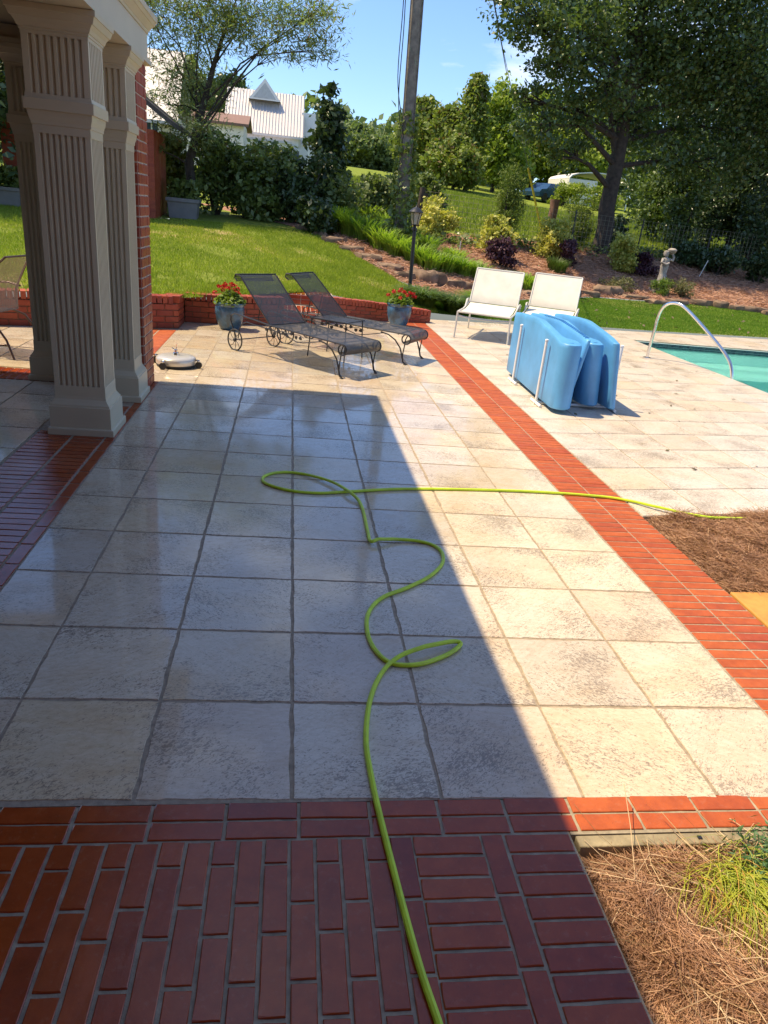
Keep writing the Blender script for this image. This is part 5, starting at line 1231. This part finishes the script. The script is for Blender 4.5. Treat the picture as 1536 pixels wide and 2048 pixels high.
MB().b2((x0+.2, Y0-1.6, ze-.72), (x1-.4, Y0-.02, ze-.60)).build('porch_roof', M_ROOFM, wh)
MB().b2((x0+.25, Y0-1.5, ze-.95), (x1-.5, Y0-1.35, ze-.725)).build('porch_beam', M_TRIMW, wh)
for k in range(5): MB().b2((x0+.35+k*1.05, Y0-1.5, zb), (x0+.47+k*1.05, Y0-1.38, ze-.955)).build('porch_post', M_TRIMW, wh)
for k in range(3): window(wh, x0+1.2+k*1.25, Y0, ze-2.1, .8, 1.2, og)
bx = MB(); X0 = x1+.01; bx.b2((X0, Y0+.3, zb), (X0+1.3, Y0+3, ze-.6)); bx.b2((X0+.1, Y0+1.2, ze-.6), (X0+1.0, Y0+3, ze+1.2)); bx.build('side_wing', M_TRIMW, wh)
bl = MB(); bl.b2((X0, Y0+.25, ze-.02), (X0+1.4, Y0+.32, ze+.05)); bl.b2((X0, Y0+.25, ze-.62), (X0+1.4, Y0+.32, ze-.55))
for k in range(9): bl.b2((X0+.02+k*.16, Y0+.26, ze-.55), (X0+.08+k*.16, Y0+.31, ze-.02))
bl.build('balcony_railing', M_TRIMW, wh)
Y1 = 30.0; A_ = W(352, 225, Y1); x1 = float(A_[0]); x0 = x1-6; ze = float(A_[2]); zr = float(W(300, 96, Y1+2)[2]); zb = h1(x1, Y1)-.5
lh = wthing('cream_cottage', (x1-3, Y1, zb), 'cream cottage with a steep white roof seen through the mimosa', 'house')
wall = MB(); wall.b2((x0, Y1, zb), (x1-.15, Y1+4, ze-.05)); wall.build('wall', M_WALLH, lh)
rf = MB(); gable(rf, x0, x1-.2, Y1, Y1+4, ze, zr, .3); rf.build('roof', M_ROOFM, lh)
for k in range(3): window(lh, x1-.9-k*1.3, Y1, ze-1.5, .5, 1.1, lh.location)
sl_ = MB()
for k in range(22): sl_.b2((x1-.2-k*.27, Y1-.03, zb), (x1-.17-k*.27, Y1-.003, ze-.3))
sl_.build('battens', M_WALLH, lh)
A_ = W(415, 232, 38.); B_ = W(462, 240, 38.); lr = wthing('low_red_roof', (float(A_[0]), 38, 3), 'low building with a rusty red roof between the cottage and the white house', 'outbuilding')
mb = MB(); mb.b2((float(A_[0])-1, 38, h1(float(A_[0]), 38)-.4), (float(B_[0])+.6, 41, float(A_[2])-.15)); mb.build('wall', M_TRIMW, lr)
mb = MB(); gable(mb, float(A_[0])-1, float(B_[0])+.6, 38, 41, float(A_[2])-.10, float(A_[2])+.35); mb.build('roof', simple('rusty_roof', (.22, .13, .10), .8), lr)
YS = 16.6; A_ = W(331, 432, YS); B_ = W(331, 262, YS); C_ = W(346, 243, YS-.5); D_ = W(290, 196, YS-.5)
sh = wthing('brick_shed', (float(A_[0])-1.5, YS, 1), 'dark brick shed with a deep sloping roof behind the brick pier', 'shed')
xr = float(A_[0])-.22; zt = float(C_[2]); slope = (float(D_[2])-zt)/(float(C_[0])-float(D_[0]))
MB().b2((xr-3.2, YS, h1(xr, YS)-.3), (xr, YS+1.6, float(B_[2]))).build('wall', M_BRICK, sh)
zz0 = h1(xr, YS)
for k in range(34):
    z = zz0+.04+.078*k
    if z > float(B_[2])-.04: break
    for q in range(3): wb(sh, (xr-.10-.21*q-(.105 if k % 2 else 0), YS-.002, z), -math.pi/2, .2, 1.12, org=sh.location)
mb = MB(); ex = float(C_[0]); 
mb.rings([[(ex, YS-.6, zt-.10), (ex, YS-.6, zt), (ex-3, YS-.6, zt+3*slope), (ex-3, YS-.6, zt+3*slope-.12)], [(ex, YS+3.6, zt-.10), (ex, YS+3.6, zt), (ex-3, YS+3.6, zt+3*slope), (ex-3, YS+3.6, zt+3*slope-.12)]]); mb.build('roof', M_SHINGLE, sh)
mb = MB()
for k in range(5): mb.b2((xr-.62+.055*k, YS-.03, zz0+1.2), (xr-.60+.055*k, YS-.01, zz0+1.75))
mb.build('vent_slats', M_TRIMW, sh)

# car and shelter on the far side of the field
cxp = W(1092, 388, 52.); cz = h1(cxp[0], 52)
cr = empty('parked_car', (float(cxp[0]), 52, cz-.05), rad(38), 'blue car parked far off under the trees left of the oak trunk', 'car')
prof = [(-2.1, .35), (-2.15, .65), (-1.9, .88), (-1.2, .95), (-.6, 1.38), (.7, 1.42), (1.35, .98), (2.05, .86), (2.2, .6), (2.15, .35)]
mb = MB(); mb.rings([[(x, s_*.82*(.86 if z > 1.1 else 1), z) for x, z in prof] for s_ in (-1, -.6, .6, 1)]); mb.build('body', M_CARB, cr, True)
mb = MB()
for s_ in (-1, 1): mb.add([(-1.0, s_*.80, 1.0), (1.2, s_*.80, 1.0), (.62, s_*.735, 1.34), (-.52, s_*.735, 1.34)], [(0, 1, 2, 3)])
mb.add([(1.32, -.62, 1.02), (1.32, .62, 1.02), (.76, .56, 1.39), (.76, -.56, 1.39)], [(0, 1, 2, 3)]); mb.build('windows', M_DGLASS, cr)
for sx in (-1.35, 1.35):
    for sy in (-1, 1): MB().lathe([(.30, -.09), (.33, -.06), (.33, .06), (.30, .09)], (sx, sy*.78, .33), 16, 'Y').build('wheel', M_RUBBER, cr)
a = W(1133, 392, 56.); b = W(1243, 400, 56.); tz = float(W(1180, 343, 56.)[2]); gz0 = h1(a[0], 56)-.3
cr.scale = (.88, .88, .88)
for i_, (px_, py_, Y_, rx_, rz_, lb_) in enumerate([(1128, 395, 50, 1.5, 1.5, 'low roadside shrub between the blue car and the carport'), (1205, 398, 52, 1.7, 1.5, 'low shrub in front of the right end of the carport')]):
    q_ = W(px_, py_, Y_); shrub('roadside_shrub', lb_, float(q_[0]), Y_, rx_, rz_, 2600, .17, L_LIGHT, 600+i_, group='low shrubs across the field')
cp = wthing('metal_carport', (float(a[0])+2, 56, gz0), 'white metal carport with a curved roof behind the oak trunk', 'carport')
x0, x1 = float(a[0]), float(b[0])+.5; rg = []
for yy in (56, 61): rg.append([(x0+(x1-x0)*(1-math.cos(q))/2, yy, tz-.55+.55*math.sin(q)) for q in np.linspace(0, math.pi, 9)]+[(x0+(x1-x0)*(1-math.cos(q))/2*.98+.03, yy, tz-.62+.55*math.sin(q)) for q in np.linspace(math.pi, 0, 9)])
MB().rings(rg).build('roof', M_TRIMW, cp)
MB().b2((x0, 56.1, gz0), (x0+2.3, 60.9, tz-.6)).build('side_panel', M_TRIMW, cp)
for x in (x0+.05, x1-.05):
    for yy in (56.05, 60.9): MB().b2((x-.04, yy-.04, gz0), (x+.04, yy+.04, tz-.6)).build('post', M_TRIMW, cp)

# ------------------------------------------------------------------ grass, needles, litter
def inside_loft(r, A, B, n, smin=0.0, smax=1.0):
    t_ = r.uniform(smin, smax, n); v = r.random(n)[:, None]; return curve_at(A, t_)*(1-v)+curve_at(B, t_)*v
def grass(name, label, P, h0, w, mat, seed):
    r = rng_(seed); n = len(P); z = H(P[:, 0], P[:, 1]); a = r.uniform(0, 6.283, n); hh = h0*r.uniform(.5, 1.25, n)
    dx = np.cos(a); dy = np.sin(a); l = r.uniform(.1, .8, n)*hh; la = r.uniform(0, 6.283, n)
    V = np.stack([np.stack([P[:, 0]-dx*w/2, P[:, 1]-dy*w/2, z-.004], -1), np.stack([P[:, 0]+dx*w/2, P[:, 1]+dy*w/2, z-.004], -1), np.stack([P[:, 0]+np.cos(la)*l, P[:, 1]+np.sin(la)*l, z+hh], -1)], 1).reshape(-1, 3)
    o = npmesh(name, V, np.arange(3*n).reshape(-1, 3), mat); tag(o, label, 'grass', kind='stuff')
r = rng_(9)
P = inside_loft(r, CA, CB, 700000); d = (P[:, 0]-CAM[0])/(P[:, 1]-CAM[1])
P = P[(d > -.42) & (d < .95)]
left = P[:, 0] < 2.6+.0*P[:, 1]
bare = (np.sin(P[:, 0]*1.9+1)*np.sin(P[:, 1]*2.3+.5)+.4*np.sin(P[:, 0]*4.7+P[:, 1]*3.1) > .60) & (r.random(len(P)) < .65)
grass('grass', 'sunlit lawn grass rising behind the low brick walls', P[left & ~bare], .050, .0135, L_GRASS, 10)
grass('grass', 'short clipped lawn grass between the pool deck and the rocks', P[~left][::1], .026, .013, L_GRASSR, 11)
fx = r.uniform(0, 1, 90000); fy = r.uniform(0, 1, 90000)
P = np.stack([-2+30*fx, 22.5+20*fy], -1)
P = P[:, :]; grass('grass', 'rough field grass beyond the wire fence', P, .17, .035, leafmat('field_blade', (.13, .20, .02), (.30, .34, .06), .4, .6, .2, clump=.4), 12)

def needles(name, label, P, z, L, w, mat, seed, lift=.02, tilt=.25, bias=None):
    r = rng_(seed); n = len(P); a = r.uniform(0, 6.283, n) if bias is None else bias+r.normal(size=n)*.7
    l = L*r.uniform(.5, 1.3, n); cu = r.normal(size=n)*.35; a = (2.2*np.sin(4.3*P[:, 0]+1.3*P[:, 1])+1.9*np.cos(5.1*P[:, 1]-2*P[:, 0])+r.normal(size=n)*.75) if bias is None else a; tz = r.normal(size=n)*tilt
    z = z+r.random(n)**1.5*lift; V = []
    rl_ = r.uniform(0, 3.14, n); nx_ = -np.sin(a)*np.cos(rl_)*w/2; ny_ = np.cos(a)*np.cos(rl_)*w/2; nz_ = np.sin(rl_)*w/2
    for k in range(4):
        t_ = k/3-.5; b = a+cu*t_*2
        x = P[:, 0]+np.cos(b)*l*t_; y = P[:, 1]+np.sin(b)*l*t_; zz = z+np.maximum(tz*l*t_, -.012)
        V.append(np.stack([np.stack([x-nx_, y-ny_, zz-nz_], -1), np.stack([x+nx_, y+ny_, zz+nz_], -1)], 1))
    V = np.stack(V, 1); base = np.arange(n)[:, None]*8
    F_ = np.concatenate([base+np.array([[2*k, 2*k+1, 2*k+3, 2*k+2]]) for k in range(3)], 0)
    o = npmesh(name, V.reshape(-1, 3), F_, mat); tag(o, label, 'pine straw', kind='stuff'); return o
o = MB().b2((.806, -2.6, -.3), (2.7, -.147, -.075)).build('planting_bed', G_MULCH); o['kind'] = 'structure'
o = MB().prism([(2.208, 1.39), (5.2, 1.42), (5.2, 2.76), (2.208, 2.315)], -.3, -.05).build('planting_bed', G_MULCH); o['kind'] = 'structure'
def hump(x, y, s_): return .018*np.sin(x*9+s_)*np.sin(y*11+s_*2)+.010*np.sin(x*23+y*17)
r = rng_(21)
P = np.stack([r.uniform(.83, 2.2, 52000), r.uniform(-1.15, -.20, 52000)], -1)
edge = np.clip((P[:, 0]-.82)/.10, 0, 1)*np.clip((-.18-P[:, 1])/.06, .2, 1)
needles('pine_straw', 'fallen pine straw in the bed at the lower right corner', P, -.060+.042*edge+hump(P[:, 0], P[:, 1], 0)*edge, .10, .0017, L_STRAW, 22, .022)
P = np.stack([r.uniform(.90, 1.6, 300), r.uniform(-.8, -.2, 300)], -1); needles('pine_straw', 'long pale straws lying over the pine straw', P, -.012, .30, .0022, leafmat('pale_straw', (.45, .30, .17), (.70, .52, .32), .2, .6), 23, .03, .15, bias=-.9)
P = np.stack([r.uniform(2.24, 4.6, 60000), r.uniform(1.40, 2.62, 60000)], -1); P = P[P[:, 1] < 2.30+.15*(P[:, 0]-2.2)-.01]
e2 = np.clip((P[:, 0]-2.22)/.18, 0, 1)
needles('pine_straw', 'pine straw in the bed between the brick strip and the pool deck', P, -.050+.045*e2+hump(P[:, 0], P[:, 1], 2)*e2, .13, .0022, L_STRAW, 24, .03)
P = inside_loft(rng_(25), CB, CC, 90000, .10, 1.0); P = P[(P[:, 0] > 1.0)]
needles('pine_straw', 'pine straw mulch spread over the sloping bed', P, H(P[:, 0], P[:, 1])+.02, .20, .011, L_STRAWD, 26, .05)
# sedge and low juniper in the lower right corner
r = rng_(41)
def strands(n, c, L, w, z0, up, dirs, seed):
    r = rng_(seed); a = dirs+r.normal(size=n)*.85; l = L*r.uniform(.5, 1.2, n); bx = c[0]+r.normal(size=n)*c[2]; by = c[1]+r.normal(size=n)*c[3]; u = up*r.uniform(.3, 1.2, n); V = []
    px_ = -np.sin(a)*w/2; py_ = np.cos(a)*w/2; cv = r.normal(size=n)*.6
    for k in range(7):
        t_ = k/6; b = a+cv*t_; x = bx+np.cos(b)*l*t_; y = by+np.sin(b)*l*t_; z = z0+u*4*t_*(1-t_)*.8+u*.3*(1-t_)
        ww = 1-.85*t_; V.append(np.stack([np.stack([x-px_*ww, y-py_*ww, z], -1), np.stack([x+px_*ww, y+py_*ww, z+.0008], -1)], 1))
    V = np.stack(V, 1); base = np.arange(n)[:, None]*14
    return V.reshape(-1, 3), np.concatenate([base+np.array([[2*k, 2*k+1, 2*k+3, 2*k+2]]) for k in range(6)], 0)
V1, F1 = strands(560, (1.27, -.30, .07, .045), .23, .0030, -.030, .075, -1.6, 42)
o = npmesh('sedge_clump', V1, F1, L_SEDGE, origin=(1.2, -.3, -.03)); o.location = (1.2, -.3, -.03); tag(o, 'yellow-green sedge tuft flopping over the pine straw at the lower right', 'sedge plant')
V1, F1 = strands(380, (1.42, -.42, .06, .05), .17, .0028, -.030, .06, -2.0, 43)
o = npmesh('sedge_clump', V1, F1, L_SEDGE, origin=(1.36, -.4, -.03)); o.location = (1.36, -.4, -.03); tag(o, 'smaller sedge tuft cut by the right picture edge', 'sedge plant')
P = np.stack([1.40+r.normal(size=2600)*.075, -.29+r.normal(size=2600)*.055, -.02+r.random(2600)*.07], -1); V1, F1 = leaves(r, P, .024, 5, .5)
o = npmesh('low_juniper', V1, F1, L_JUN, origin=(1.4, -.29, -.03)); o.location = (1.4, -.29, -.03); tag(o, 'dark blue-green low juniper behind the sedge at the right edge', 'juniper')
# litter on the paving
r = rng_(51); P = np.stack([r.uniform(2.4, 5.8, 34), r.uniform(3.2, 8.5, 34), np.full(34, .006)], -1); V1, F1 = leaves(r, P, .05, 2.2, 3)
V1[:, 2] = V1[:, 2].clip(.002, .02); o = npmesh('leaf_litter', V1, F1, L_DEBRIS); tag(o, 'a few dry leaves and twigs scattered on the pool deck', 'leaf litter', kind='stuff')
r = rng_(52); P = inside_loft(r, CA, CB, 130, .5, .9); z = H(P[:, 0], P[:, 1])+.04; V1, F1 = leaves(r, np.c_[P, z], .08, 2, 1.5); o = npmesh('leaf_litter', V1, F1, L_DEBRIS); tag(o, 'dry leaves lying on the short lawn by the pool', 'leaf litter', kind='stuff')
